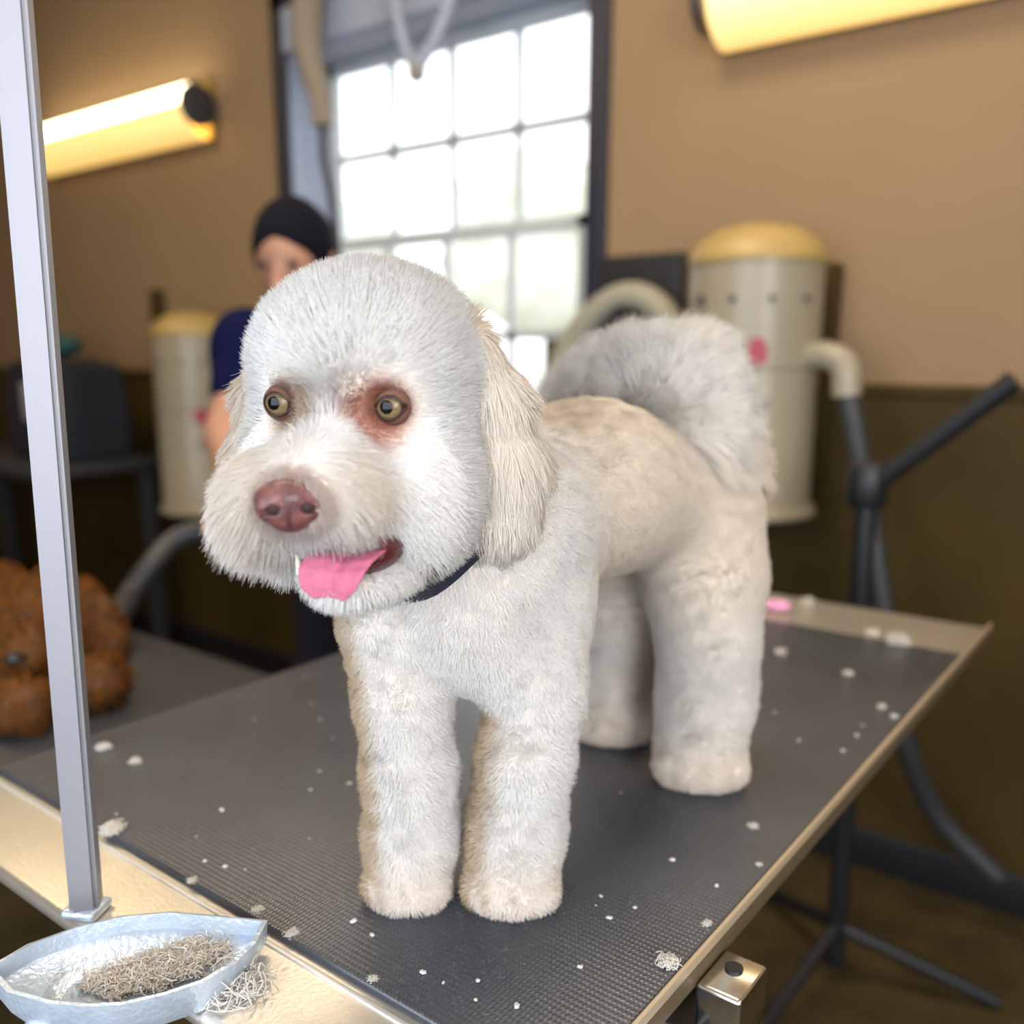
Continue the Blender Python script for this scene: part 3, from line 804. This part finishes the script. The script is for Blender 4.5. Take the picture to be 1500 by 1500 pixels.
def d_torso(P):
    d = chain(P, [at(705, 775, .652), at(860, 716, .735), at(985, 722, .83)], [.070, .060, .064], .03)
    d = smin(d, rcone(P, at(700, 800, .645), at(690, 878, .625), .066, .050), .03)
    d = smin(d, ell(P, at(735, 965, .632), (.030, .030, .026)), .03)
    d = smin(d, rcone(P, hw(0, -.03, -.05), at(695, 800, .64), .050, .062), .03)
    return d
def d_leg(P, i):
    pts, rs = LEGW[i]
    d = chain(P, pts, rs, .02)
    foot = pts[-1]; r = rs[-1]; lat = norm(np.cross(TOEDIR, UPW))
    for k, o in enumerate((-1.0, -.36, .36, 1.0)):
        a = foot + TOEDIR * r * (.42 if abs(o) > .9 else .62) + lat * o * r * .62; a[2] = TZ + r * .48
        d = smin(d, ell(P, a, (r * .46, r * .46, r * .50)), .004)
    return d
def d_tail(P):
    d = chain(P, [at(1047, 679, .825), at(993, 657, .80), at(974, 604, .805), at(942, 592, .82), at(896, 598, .84), at(862, 600, .855)], [.032, .040, .041, .037, .031, .023], .03)
    d = smin(d, rcone(P, at(980, 612, .815), at(1016, 537, .83), .032, .021), .03)
    return d
def d_body(P):
    to = smin(d_torso(P), d_head(P), .018)
    to = smin(to, d_ears(P), .006)
    to = smin(to, d_tail(P), .006)
    d = None
    for i in range(4):
        e = smin(to, d_leg(P, i), .020)
        d = e if d is None else np.minimum(d, e)
    return d
V, Fq = surfnets(d_body, (-.56, .22, TZ - .012), (-.20, .92, TZ + .45), .003)
V[:, 2] = np.maximum(V[:, 2], TZ + .0008)
M_skin = material('dog_undercoat', (.78, .69, .59), .95, spec=.02)
at_ = M_skin.node_tree.nodes.new('ShaderNodeAttribute'); at_.attribute_name = 'col'
M_skin.node_tree.links.new(at_.outputs['Color'], M_skin.node_tree.nodes['Principled BSDF'].inputs['Base Color'])
bo_ = raw_mesh('body', V, Fq, M_skin, dog)
QV = hloc(V.astype(np.float32)); cv = np.tile(np.array([.80, .71, .61, 1.]), (len(V), 1))
for e, cs_ in zip(EYES, ((.16, .09, .06), (.24, .085, .055))):
    w_ = np.clip((.021 - np.linalg.norm(QV - (e + np.array([0, .008, 0])), axis=1)) / .009, 0, 1)[:, None]
    cv[:, :3] = cv[:, :3] * (1 - w_) + np.array(cs_) * w_
w_ = np.clip((.021 - np.linalg.norm(QV - NOSE, axis=1)) / .006, 0, 1)[:, None]
cv[:, :3] = cv[:, :3] * (1 - w_) + np.array([.36, .20, .16]) * w_
ca_ = bo_.data.color_attributes.new('col', 'FLOAT_COLOR', 'POINT'); ca_.data.foreach_set('color', cv.astype(np.float32).ravel())

# coat: comb direction, length and colour by region
def sstep(a, b, x): t_ = np.clip((x - a) / (b - a), 0, 1); return t_ * t_ * (3 - 2 * t_)
P, A_ = sample_surface(V, Fq, 520000)
N = sdf_grad(d_body, P)
kp = (P[:, 2] > TZ + .003)
P, N = P[kp], N[kp]
Q = hloc(P); QN = N @ HMf
dd = np.stack([d_head(P), d_ears(P), d_tail(P), np.minimum(d_torso(P), np.minimum(np.minimum(d_leg(P, 0), d_leg(P, 1)), np.minimum(d_leg(P, 2), d_leg(P, 3))))], 1)
reg = dd.argmin(1)
dl = np.stack([d_leg(P, i) for i in range(4)], 1); legness = sstep(.006, -.001, dl.min(1)) * sstep(TZ + .17, TZ + .10, P[:, 2])
n = len(P); rnd = RNG.random(n).astype(np.float32)
eyed = np.minimum(*[np.linalg.norm(Q - (e + np.array([0, .008, 0])).astype(np.float32), axis=1) for e in EYES])
nosed = np.linalg.norm((Q - NOSE.astype(np.float32)) / np.array([1.15, 1., 1.], np.float32), axis=1)
inmouth = ell(Q, (.018, .090, -.0665), (.0255, .042, .0130)) < 0
tang = lambda v: v - N * np.sum(v * N, 1, keepdims=True)
down = np.tile(np.array([[0, 0, -1.]], np.float32), (n, 1))
# broad shading normals: the trimmed outer surface of the coat, eye sockets bridged
NS = norm(sdf_grad(d_body, P, .006) + .6 * N * 0)
fw_ = np.where((eyed < .022) & (reg == 0), 1., 0.)[:, None] * sstep(.022, .012, eyed)[:, None]
NS = norm(NS * (1 - .8 * fw_) + .8 * fw_ * HMf[:, 1][None])
mz_ = ((reg == 0) & (Q[:, 1] > .038) & (Q[:, 2] < .0))[:, None] * 1.
NS = norm(NS + .35 * mz_ * HMf[:, 1][None]).astype(np.float32)
L = np.zeros(n, np.float32); D = np.zeros_like(P); C = np.zeros_like(P); droop = np.zeros(n, np.float32)
WHITE = np.array([.90, .895, .88]); CREAM = np.array([.88, .765, .62]); TAN = np.array([.52, .36, .19]); PEACH = np.array([.87, .70, .54])
def mixc(a, b, t_): return a * (1 - t_[:, None]) + b * t_[:, None]
cl1 = .5 + .5 * sines(P, 70, 51); cl2 = .5 + .5 * sines(P, 260, 52)
back = -HMf[:, 1]; upl = HMf[:, 2]
# head
h = reg == 0
muz = h & (Q[:, 1] > .038) & (Q[:, 2] < .0)
skull = h & ~muz
v = np.stack([Q[:, 0] * 1.2, Q[:, 1] * .0 - .02, Q[:, 2] + .02], 1)           # swept outward and back
v = norm(v) @ HMf.T
D[skull] = norm(N * .75 + .55 * tang(v) + .07 * RNG.normal(size=P.shape))[skull]
L[skull] = .013
vm = Q - np.array([0, .088, -.022], np.float32); vm[:, 1] = vm[:, 1] * .35 - .012; vm[:, 2] -= .012
vm = norm(vm) @ HMf.T
D[muz] = norm(N * .42 + .95 * tang(vm) + .12 * RNG.normal(size=P.shape))[muz]
L[muz] = .0145
low = sstep(-.035, -.055, Q[:, 2]); L[muz] += (.008 * low * (Q[:, 0] < -.008))[muz]; droop[muz] = .25
chin = h & (Q[:, 2] < -.071) & (Q[:, 1] > .03) & (np.abs(Q[:, 0] - .012) < .036); L[chin] = .009; D[chin] = norm(N * .6 + .6 * tang(down) + .12 * RNG.normal(size=P.shape))[chin]
L *= np.where(h, np.clip(sstep(.0085, .034, eyed) * 1.0, .24, 1), 1)
L *= np.where(h, np.clip(sstep(.010, .030, nosed), .38, 1), 1)
c = mixc(WHITE, CREAM, .15 * cl1)
mtan = sstep(.030, .012, np.linalg.norm((Q - np.array([.022, .090, -.028], np.float32)) * np.array([1, 1, .8]), axis=1)) * sstep(.006, .020, np.abs(Q[:, 0])) * sstep(-.066, -.045, Q[:, 2]) * .42
mtan += sstep(.034, .014, np.linalg.norm((Q - np.array([-.024, .092, -.032], np.float32)) * np.array([1, 1, .8]), axis=1)) * .5
c = mixc(c, TAN, np.clip(mtan * (.6 + .5 * cl2), 0, .85))
for i, e in enumerate(EYES):
    q = Q - (e + np.array([(.010 if i == 0 else -.007), .010, -.003])).astype(np.float32)
    st_ = sstep(.028, .012, np.linalg.norm(q * np.array([1., 1., 1.1]), axis=1))
    c = mixc(c, np.array([.44, .17, .11]) if i else np.array([.32, .20, .11]), st_ * (.95 if i else .8))
    q = Q - (e + np.array([0, .012, 0.0])).astype(np.float32)
    c = mixc(c, np.array([.12, .055, .035]), sstep(.0165, .0115, np.linalg.norm(q, axis=1)) * .8)
c = mixc(c, np.array([.30, .17, .12]), sstep(.022, .0165, nosed) * .6)
sidet = sstep(-.045, -.066, Q[:, 0]) * .55; c = mixc(c, CREAM * .9, sidet)
C[h] = c[h]
# ears
e_ = reg == 1
D[e_] = norm(N * .32 + tang(down + np.sign(Q[:, :1]) * HMf[:, 0][None] * .10) * 1.0 + .08 * RNG.normal(size=P.shape))[e_]
L[e_] = .026; droop[e_] = .05
L[e_] = np.where(Q[e_, 2] > .02, .015, .019)
c = mixc(WHITE * .98, CREAM, .35 + .4 * cl1); c = mixc(c, TAN, (Q[:, 0] < 0) * .30)
C[e_] = c[e_]
# tail plume
t_ = reg == 2
tc_ = at(1062, 672, .845)
tdir = norm(np.stack([(P - tc_) @ RGT, np.zeros(n), (P - tc_) @ UPW], 1))
flow = np.zeros_like(P)
upper = sstep(TZ + .275, TZ + .35, P[:, 2])[:, None]
lr_ = np.clip(((P - at(985, 560, .84)) @ RGT / .05), -1, 1)[:, None]
flow = RGT[None] * (.55 - .1 * upper + .35 * upper * lr_) + UPW[None] * (-.8 + 1.15 * upper)
D[t_] = norm(N * .55 + .9 * tang(flow.astype(np.float32)) + .12 * RNG.normal(size=P.shape))[t_]
L[t_] = (.021 + .010 * RNG.random(n) ** 2 + .006 * upper[:, 0])[t_]; droop[t_] = .05
c = mixc(CREAM * 1.05, WHITE, .45 * cl1 + .5 * upper[:, 0]); c = mixc(c, PEACH, sstep(TZ + .26, TZ + .20, P[:, 2]) * .5)
C[t_] = np.clip(c, 0, .92)[t_]
# trunk and legs
b_ = reg == 3
cur = np.stack([sines(P, 330, 61 + a, 5) for a in range(3)], 1)
D[b_] = norm(N * .75 + .5 * tang(down + np.array([[0, .7, 0]], np.float32)) + .35 * tang(cur) + .12 * RNG.normal(size=P.shape))[b_]
L[b_] = .0065 + .0030 * legness[b_]
pawm = sstep(TZ + .065, TZ + .008, P[:, 2]); L[b_] *= (1 - .35 * pawm[b_])
frontness = sstep(.575, .50, P[:, 1])
c = mixc(CREAM * 1.03, WHITE, np.clip(.25 + .75 * frontness * (.7 + .3 * cl1) , 0, 1))
c = mixc(c, WHITE, sstep(TZ + .22, TZ + .10, P[:, 2]) * .55)
c = mixc(c, PEACH, pawm * .45 + .05 * cl2)
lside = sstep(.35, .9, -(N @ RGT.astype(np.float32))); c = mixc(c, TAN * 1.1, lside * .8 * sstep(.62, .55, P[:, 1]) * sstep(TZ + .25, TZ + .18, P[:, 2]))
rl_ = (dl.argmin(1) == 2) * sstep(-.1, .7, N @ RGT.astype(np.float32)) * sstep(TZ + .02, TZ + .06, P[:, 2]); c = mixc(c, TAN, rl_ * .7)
lsh = sstep(.12, .2, P[:, 2] - TZ) * (1 - frontness); c = mixc(c, PEACH, lsh * .12 * cl2)
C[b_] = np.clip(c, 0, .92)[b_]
C = np.clip(C * (1 + .025 * RNG.normal(size=(n, 1))), .01, .93).astype(np.float32)
L = (L * (.8 + .35 * rnd)).astype(np.float32)
kill = (eyed < .0083) & h | (nosed < .0115) & h | inmouth & h
D = D.astype(np.float32)
def coat(name, m, **k):
    m = m & ~kill
    return fur(name, P[m], NS[m], D[m], L[m], C[m], M_fur, dog, droop=droop[m], floor=TZ + .0006, **k)
coat('head_fur', h, r0=.00018, clump=.16, nclump=int(h.sum() / 12), curl=.0008, curlf=300, seed=11)
er = e_ & (Q[:, 0] > 0); el_ = e_ & (Q[:, 0] < 0)
coat('ear_fur', er, r0=.00019, clump=.3, nclump=int(er.sum() / 40), curl=.0012, seed=12)
coat('ear_fur', el_, r0=.00019, clump=.3, nclump=int(el_.sum() / 40), curl=.0012, seed=13)
coat('tail_fur', t_, r0=.00019, clump=.42, nclump=int(t_.sum() / 60), curl=.0022, seed=14)
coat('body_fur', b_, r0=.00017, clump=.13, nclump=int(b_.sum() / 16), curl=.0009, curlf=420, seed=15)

# eyes: eyeball with iris, pupil and a dark lid rim
M_ball = material('eyeball', (.05, .03, .02), .08, coat=1.); M_iris = material('amber_iris', (.21, .145, .075), .15, c2=(.13, .09, .045), nscale=900, spec=.3)
M_pupil = material('pupil', (.003, .003, .004), .05, spec=.25); M_lid = material('dark_lid', (.032, .014, .011), .4); M_lidskin = material('stained_lid_skin', (.17, .085, .062), .95, spec=.05)
for e in EYES:
    g = norm(np.array([-.10, 1, .02]) * (1, 1, 1)); 
    gw = HM @ g; q3 = Vector(gw).to_track_quat('Z', 'Y').to_matrix()
    c0 = hw(*e)
    R_ = .0091
    ball = MB().lathe([(R_ * math.sin(a), R_ * math.cos(a)) if 0 < a < math.pi else (0, R_ * math.cos(a)) for a in np.linspace(0, math.pi, 25)], c0, 40, q3, cap=False).build('eye', M_ball, dog, angle=180)
    def cap_(nm, ang0, ang1, lift, mat):
        prof = [((R_ + lift) * math.sin(a), (R_ + lift) * math.cos(a)) if a > 1e-6 else (0, R_ + lift) for a in np.linspace(ang0, ang1, 8)]
        MB().lathe(prof, c0, 40, q3, cap=False).build(nm, mat, ball, angle=180)
    cap_('iris', 0, math.radians(50), .00025, M_iris)
    cap_('pupil', 0, math.radians(23), .0005, M_pupil)
    rl = R_ + .0009; nu, nv = 56, 40; LV = []; LF = []; LM = []
    sx = -1 if e[0] < 0 else 1
    for a in range(nu + 1):
        for b_q in range(nv + 1):
            th = math.radians(-88 + 176 * a / nu); ph = math.radians(-80 + 160 * b_q / nv)
            LV.append((rl * math.sin(th) * math.cos(ph), rl * math.cos(th) * math.cos(ph), rl * math.sin(ph)))
    LV = np.array(LV)
    for a in range(nu):
        for b_q in range(nv):
            k0 = a * (nv + 1) + b_q; f4 = (k0, k0 + 1, k0 + nv + 2, k0 + nv + 1)
            m_ = LV[list(f4)].mean(0); xx = m_[0] / .0085; zz = m_[2] + .0003 - .08 * sx * m_[0]
            hh_ = (.0052 if zz > 0 else .0058) * max(0, 1 - abs(xx) ** 2.2) if abs(xx) < 1 else 0
            if abs(zz) > hh_: LF.append(f4); LM.append(1 if abs(zz) > hh_ + .0016 or abs(xx) > 1.06 else 0)
    W_ = c0 + LV @ HM.T
    lid = raw_mesh('eyelid', W_, LF, [M_lid, M_lidskin], dog); lid.data.polygons.foreach_set('material_index', LM)
    so = lid.modifiers.new('thickness', 'SOLIDIFY'); so.thickness = .0007; so.offset = 0

# nose with nostrils
M_nose = material('pink_brown_nose', (.20, .068, .062), .34, noise=.6, nscale=110, bump=.35, bscale=900, coat=.25)
na_, nb_ = math.radians(30), math.radians(-6)
NR = (np.array([[math.cos(na_), -math.sin(na_), 0], [math.sin(na_), math.cos(na_), 0], [0, 0, 1]]).T @ np.array([[1, 0, 0], [0, math.cos(nb_), -math.sin(nb_)], [0, math.sin(nb_), math.cos(nb_)]])).astype(np.float32)
def nosef(P):
    q = (hloc(P) - NOSE.astype(np.float32)) @ NR
    d = ell(q, (0, -.002, .0025), (.0168, .0108, .0098))
    d = smin(d, ell(q, (0, -.001, -.0065), (.0112, .0092, .0080)), .006)
    for s in (-1, 1):
        d = smin(d, ell(q, (s * .0098, .0015, -.0015), (.0064, .0066, .0062)), .004)
        d = smax(d, -ell(q, (s * .0080, .0096, -.0005), (.0030, .0060, .0026)), .0016)
        d = smax(d, -rcone(q, (s * .0095, .0085, -.001), (s * .0165, .002, -.0035), .0015, .0008), .0012)
    d = smax(d, -rcone(q, (0, .0105, .0015), (0, .0065, -.0125), .0009, .0012), .0015)
    return d
V2, F2 = surfnets(nosef, hw(*NOSE) - .026, hw(*NOSE) + .026, .0008)
no_ = raw_mesh('nose', V2, F2, M_nose, dog)
M_dark = material('nostril_dark', (.02, .006, .006), .5)
for s in (-1, 1):
    c0 = hw(*(NOSE + NR @ np.array([s * .0080, .0068, -.0006])))
    MB().lathe([(0, -.0018), (.0028, -.001), (.0033, 0), (.0028, .001), (0, .0014)], c0, 20, Vector(HM @ NR[:, 1]).to_track_quat('Z', 'Y').to_matrix()).build('nostril', M_dark, no_)

# mouth lining, tongue, tooth
M_mouth = material('mouth_lining', (.11, .020, .022), .4, noise=.4, nscale=120)
def mouthf(P):
    q = hloc(P)
    d = ell(q, (.0165, .064, -.0675), (.0255, .031, .0150))
    return np.maximum(d, -ell(q, (.0165, .084, -.0660), (.0205, .034, .0105)))
V2, F2 = surfnets(mouthf, hw(.018, .068, -.0665) - .045, hw(.018, .068, -.0665) + .045, .0013)
raw_mesh('mouth', V2, F2, M_mouth, dog)
M_tongue = material('pink_tongue', (.56, .135, .225), .48, noise=.2, nscale=200, bump=.4, bscale=1200)
tp = [(.0230, .050, -.0690), (.0205, .066, -.0680), (.0170, .080, -.0680), (.0140, .0895, -.0705), (.0120, .0950, -.0755), (.0108, .0965, -.0820), (.0102, .0945, -.0885)]
tw = [.013, .0165, .0185, .0190, .0182, .0155, .0080]
tp = [(a_ + .003, b_q, c_q) for a_, b_q, c_q in tp]
T = MB(); nn_ = 13; top = []; bot = []
tpi = []
for i in range(len(tp) - 1):
    for k in range(5):
        s_ = k / 5; tpi.append((np.array(tp[i]) * (1 - s_) + np.array(tp[i + 1]) * s_, tw[i] * (1 - s_) + tw[i + 1] * s_))
tpi.append((np.array(tp[-1]), tw[-1]))
for i, (p, wd) in enumerate(tpi):
    a = tpi[max(0, i - 1)][0]; b2_ = tpi[min(len(tpi) - 1, i + 1)][0]
    dr = norm(b2_ - a); nr = norm(np.cross(np.array([1, 0, 0]), dr)); nr = nr if nr[2] + nr[1] > 0 else -nr
    rt_, rb_ = [], []
    for k in range(nn_):
        u = -1 + 2 * k / (nn_ - 1)
        cup = .0035 * u * u - .0024 * (1 - (i / (len(tpi) - 1)) ** 3) * math.exp(-(u / .14) ** 2)
        th = .0042 * math.sqrt(max(0, 1 - u ** 4)) + .0003
        rt_.append(T.bm.verts.new(hw(*(p + np.array([u * wd, 0, 0]) + nr * (cup + .2 * th)))))
        rb_.append(T.bm.verts.new(hw(*(p + np.array([u * wd, 0, 0]) + nr * (cup * .7 - th)))))
    top.append(rt_); bot.append(rb_)
for i in range(len(top) - 1):
    for k in range(nn_ - 1):
        T.bm.faces.new((top[i][k], top[i][k + 1], top[i + 1][k + 1], top[i + 1][k])); T.bm.faces.new((bot[i][k], bot[i + 1][k], bot[i + 1][k + 1], bot[i][k + 1]))
    for k in (0, nn_ - 1): T.bm.faces.new((top[i][k], top[i + 1][k], bot[i + 1][k], bot[i][k]))
for i in (0, -1):
    for k in range(nn_ - 1): T.bm.faces.new((top[i][k], top[i][k + 1], bot[i][k + 1], bot[i][k]))
tg = T.build('tongue', M_tongue, dog, angle=180)
sb = tg.modifiers.new('smooth', 'SUBSURF'); sb.levels = 1; sb.render_levels = 1
a = hw(-.0075, .085, -.079); MB().cyl(a, a + HM @ np.array([-.001, .003, .011]), .0028, .0006, seg=12).build('tooth', material('tooth_ivory', (.8, .76, .66), .3), dog)

# collar
M_collar = material('navy_collar', (.008, .010, .025), .6, bump=.3, bscale=500)
ca, cb = hw(0, -.03, -.05), at(695, 800, .64)
cax = norm(cb - ca); cc = ca + (cb - ca) * .40; u1 = norm(np.cross(cax, UPW)); u2 = np.cross(cax, u1)
CB = MB(); rr_ = []
for k in range(48):
    a = 2 * math.pi * k / 48; rad = norm(u1 * math.cos(a) + u2 * math.sin(a)); 
    # buried in the coat except on the dog's left, where the coat parts
    s_ = .03; dp = cc + rad * .055 - CAMP; pxx = PCX + FOC * (dp @ RGT) / (dp @ AXI)
    lim_ = -.001 + .006 * float(sstep(585, 625, pxx) * sstep(735, 700, pxx)) * (rad @ FWD < .3)
    for _ in range(40):
        dv = float(d_body((cc + rad * s_)[None].astype(np.float32))[0])
        if dv > lim_ or s_ > .075: break
        s_ += .0015
    rr_.append((rad, s_))
ss = np.array([s_ for _, s_ in rr_]); 
for _ in range(3): ss = (np.roll(ss, 1) + ss + np.roll(ss, -1)) / 3
rings = []
for (rad, _), s_ in zip(rr_, ss):
    rings.append([CB.bm.verts.new(cc + rad * (s_ + o) + cax * z) for o, z in ((0, -.006), (.003, -.006), (.003, .006), (0, .006))])
for k in range(48):
    A, B = rings[k], rings[(k + 1) % 48]
    for j in range(4): CB.bm.faces.new((A[j], A[(j + 1) % 4], B[(j + 1) % 4], B[j]))
CB.build('collar', M_collar, dog)

# ------------------------------------------------------------------ small things on the table
bow = empty('hair_bow', on_z(1128, 893, .866), 'pink satin bow lying on far steel end of the table', 'bow')
bc = BASE[bow]
for s in (-1, 1):
    MB().tube([bc + (0, 0, .007), bc + (s * .012, .004, .012), bc + (s * .024, .006, .008), bc + (s * .014, -.004, .006), bc + (0, 0, .006)], .0052, seg=10).build('loop', M_pink, bow)
MB().lathe([(0, -.006), (.005, -.004), (.0065, 0), (.005, .004), (0, .006)], bc + (0, 0, .0075), 16).build('knot', M_pink, bow)

M_tuft = fur_material('tuft', soft=.5)
def tuft(x, y, z, r, label, seed, nst=160, group='larger tufts of clipped fur'):
    p = on_z(x, y, z); e = None
    rg = np.random.default_rng(seed)
    n_ = nst; ph = rg.random(n_) * 6.283; rad = np.sqrt(rg.random(n_)) * r * .55
    Pp = np.stack([p[0] + rad * np.cos(ph), p[1] + rad * np.sin(ph), z + .0006 + rg.random(n_) * r * .25], 1).astype(np.float32)
    Dd = norm(np.stack([rg.normal(size=n_), rg.normal(size=n_), np.abs(rg.normal(size=n_)) * .55], 1)).astype(np.float32)
    Nn = norm(Dd * .5 + np.array([0, 0, .8])).astype(np.float32)
    key = 'anchor'; dummy = p.copy(); dummy[2] = z
    BASE['t'] = dummy
    npt = 5; tt = np.linspace(0, 1, npt)[None, :, None]
    Ls = (r * (.35 + .5 * rg.random(n_)))[:, None, None]
    side_ = norm(np.cross(Dd, rg.normal(size=(n_, 3))))[:, None, :]
    S = Pp[:, None, :] + Dd[:, None, :] * Ls * tt + side_ * Ls * .5 * np.sin(tt * 3.0)
    S[:, :, 2] = np.maximum(S[:, :, 2] - Ls[:, :, 0] * .25 * tt[:, :, 0] ** 2, z + .0005)
    S -= dummy
    c = bpy.data.hair_curves.new('fur_tuft'); c.add_curves([npt] * n_)
    c.position_data.foreach_set('vector', S.astype(np.float32).ravel())
    ra = c.attributes.get('radius') or c.attributes.new('radius', 'FLOAT', 'POINT'); ra.data.foreach_set('value', np.full(n_ * npt, min(.0004, r * .04), np.float32))
    co = c.attributes.new('col', 'FLOAT_COLOR', 'CURVE'); co.data.foreach_set('color', np.tile([.78, .75, .70, 1], n_).astype(np.float32))
    no = c.attributes.new('nrm', 'FLOAT_VECTOR', 'CURVE'); no.data.foreach_set('vector', Nn.ravel())
    c.materials.append(M_tuft)
    o = bpy.data.objects.new('fur_tuft', c); COL.objects.link(o); o.location = dummy
    return tag(o, label, 'fur tuft', group)
ME = TZ; LE = .8637
for k, (x, y, z, r, lab) in enumerate([
    (345, 1450, LE, .030, 'fluffy white fur tuft on near steel end beside the dish'),
    (165, 1218, LE + .006, .014, 'white fur tuft at mat edge right beside the grooming arm post'),
    (282, 1292, LE + .005, .006, 'white fur wisp on mat edge between the post and the dish tip'),
    (376, 1336, LE + .005, .007, 'white fur wisp on mat edge directly above the dish tip'),
    (428, 1370, LE + .005, .007, 'white fur wisp on mat edge just right of the dish tip'),
    (546, 1437, LE + .005, .006, 'white fur wisp on mat edge below the front paws'),
    (152, 1097, ME, .011, 'blurred white fur tuft on mat beside post, at the far left corner'),
    (198, 1117, ME, .009, 'blurred white fur tuft on mat, second one out from the post'),
    (1143, 957, ME, .011, 'blurred white tuft on mat near the pink bow'),
    (1242, 988, ME, .009, 'white tuft alone on open mat right of the hind leg'),
    (1182, 884, LE, .016, 'white fur tuft on far steel end right of the pink bow'),
    (1278, 930, ME, .014, 'white tuft on the mat\'s far edge, the smaller of a touching two'),
    (1314, 941, ME, .022, 'largest white tuft on mat\'s far edge near the right corner'),
    (1292, 1037, ME, .007, 'small white tuft on mat near the far right end of edge'),
    (1310, 1051, ME, .006, 'small white wisp nearest the far right end of mat edge'),
    (1103, 1212, ME, .0065, 'white oblong fleck on mat below the near hind paw'),
    (1066, 1152, ME, .006, 'white fleck touching the near hind paw'),
    (978, 1412, ME, .011, 'white fur tuft caught on right mat edge above the clamp'),
    (1035, 1355, ME, .005, 'white wisp caught on right mat edge beyond the clamp tuft'),
    (1112, 1268, ME, .004, 'white wisp caught midway along the right mat edge')]):
    tuft(x, y, z, r * .72, lab, 100 + k, nst=int(60 + r * 12000))

# tan clippings lying in the dish (uncountable)
n_ = 3600
cs = []
rg = np.random.default_rng(5)
pc = [on_z(x, y, .870)[:2] for x, y in ((135, 1446), (180, 1412), (250, 1392), (315, 1374), (378, 1360), (345, 1398), (290, 1432), (230, 1456), (160, 1468), (60, 1452))]
pc = np.array(pc); cen2 = pc.mean(0)
wts = rg.dirichlet(np.ones(len(pc)) * .16, n_) @ pc
wts = cen2 + (wts - cen2) * .93
Pp = np.stack([wts[:, 0], wts[:, 1], .8705 + rg.random(n_) * .0035], 1)
Dd = norm(np.stack([rg.normal(size=n_), rg.normal(size=n_), rg.normal(size=n_) * .3], 1)); tt = np.linspace(0, 1, 4)[None, :, None]
Ls = (.003 + .005 * rg.random(n_))[:, None, None]
S = Pp[:, None] + Dd[:, None] * Ls * tt + norm(np.cross(Dd, rg.normal(size=(n_, 3))))[:, None] * Ls * .4 * np.sin(tt * 3)
S[:, :, 2] = np.maximum(S[:, :, 2], .8700)
S -= BASE[ds]
c = bpy.data.hair_curves.new('fur_clippings'); c.add_curves([4] * n_); c.position_data.foreach_set('vector', S.astype(np.float32).ravel())
ra = c.attributes.get('radius') or c.attributes.new('radius', 'FLOAT', 'POINT'); ra.data.foreach_set('value', np.full(n_ * 4, .0003, np.float32))
co = c.attributes.new('col', 'FLOAT_COLOR', 'CURVE')
cc_ = np.where(rg.random((n_, 1)) < .6, np.array([[.80, .72, .62]]), np.array([[.90, .88, .86]])) * (.6 + .6 * rg.random((n_, 1)))
co.data.foreach_set('color', np.concatenate([cc_, np.ones((n_, 1))], 1).astype(np.float32).ravel())
no = c.attributes.new('nrm', 'FLOAT_VECTOR', 'CURVE'); no.data.foreach_set('vector', np.tile([0, 0, 1.], n_).astype(np.float32))
c.materials.append(M_tuft)
o = bpy.data.objects.new('fur_clippings', c); COL.objects.link(o); o.location = BASE[ds]
tag(o, 'tan and grey fur clippings lying in the steel dish', 'clippings', kind='stuff')

# tiny flecks scattered over the mat
M_fleck = material('fleck', (.62, .60, .57), .9)
rf = random.Random(12)
fm = bpy.data.meshes.new('fur_fleck'); bm = bmesh.new(); bmesh.ops.create_icosphere(bm, subdivisions=2, radius=1)
for v_ in bm.verts: v_.co *= 1 + .35 * math.sin(v_.co.x * 5 + v_.co.y * 3) * math.cos(v_.co.z * 4)
for v_ in bm.verts: v_.co.z *= .5
bm.to_mesh(fm); bm.free(); fm.materials.append(M_fleck)
spots = [(985, 1260), (1050, 1298), (880, 1313), (325, 1187), (512, 1148), (455, 1157), (518, 1350), (300, 1262), (330, 1270), (700, 1437), (697, 1465), (757, 1474), (620, 1425), (850, 1417), (1255, 1078), (1235, 1100), (1170, 1085), (930, 1330), (893, 1345), (545, 1370)]
pts = [on_z(x, y, TZ)[:2] for x, y in spots]
while len(pts) < 90: pts.append(np.array([rf.uniform(-.82, -.235), rf.uniform(.35, 1.22)]))
for i, (x, y) in enumerate(pts):
    o = bpy.data.objects.new('fur_fleck', fm); COL.objects.link(o)
    s_ = rf.uniform(.0011, .0019) if i < len(spots) else rf.uniform(.0005, .0011)
    o.location = (x, y, TZ + s_ * .35); o.scale = (s_ * rf.uniform(.8, 1.8), s_, s_); o.rotation_euler = (0, 0, rf.uniform(0, 3.1))
    tag(o, 'tiny white fleck of clipped fur on the black mat', 'fur fleck', 'tiny fur flecks on the mat')
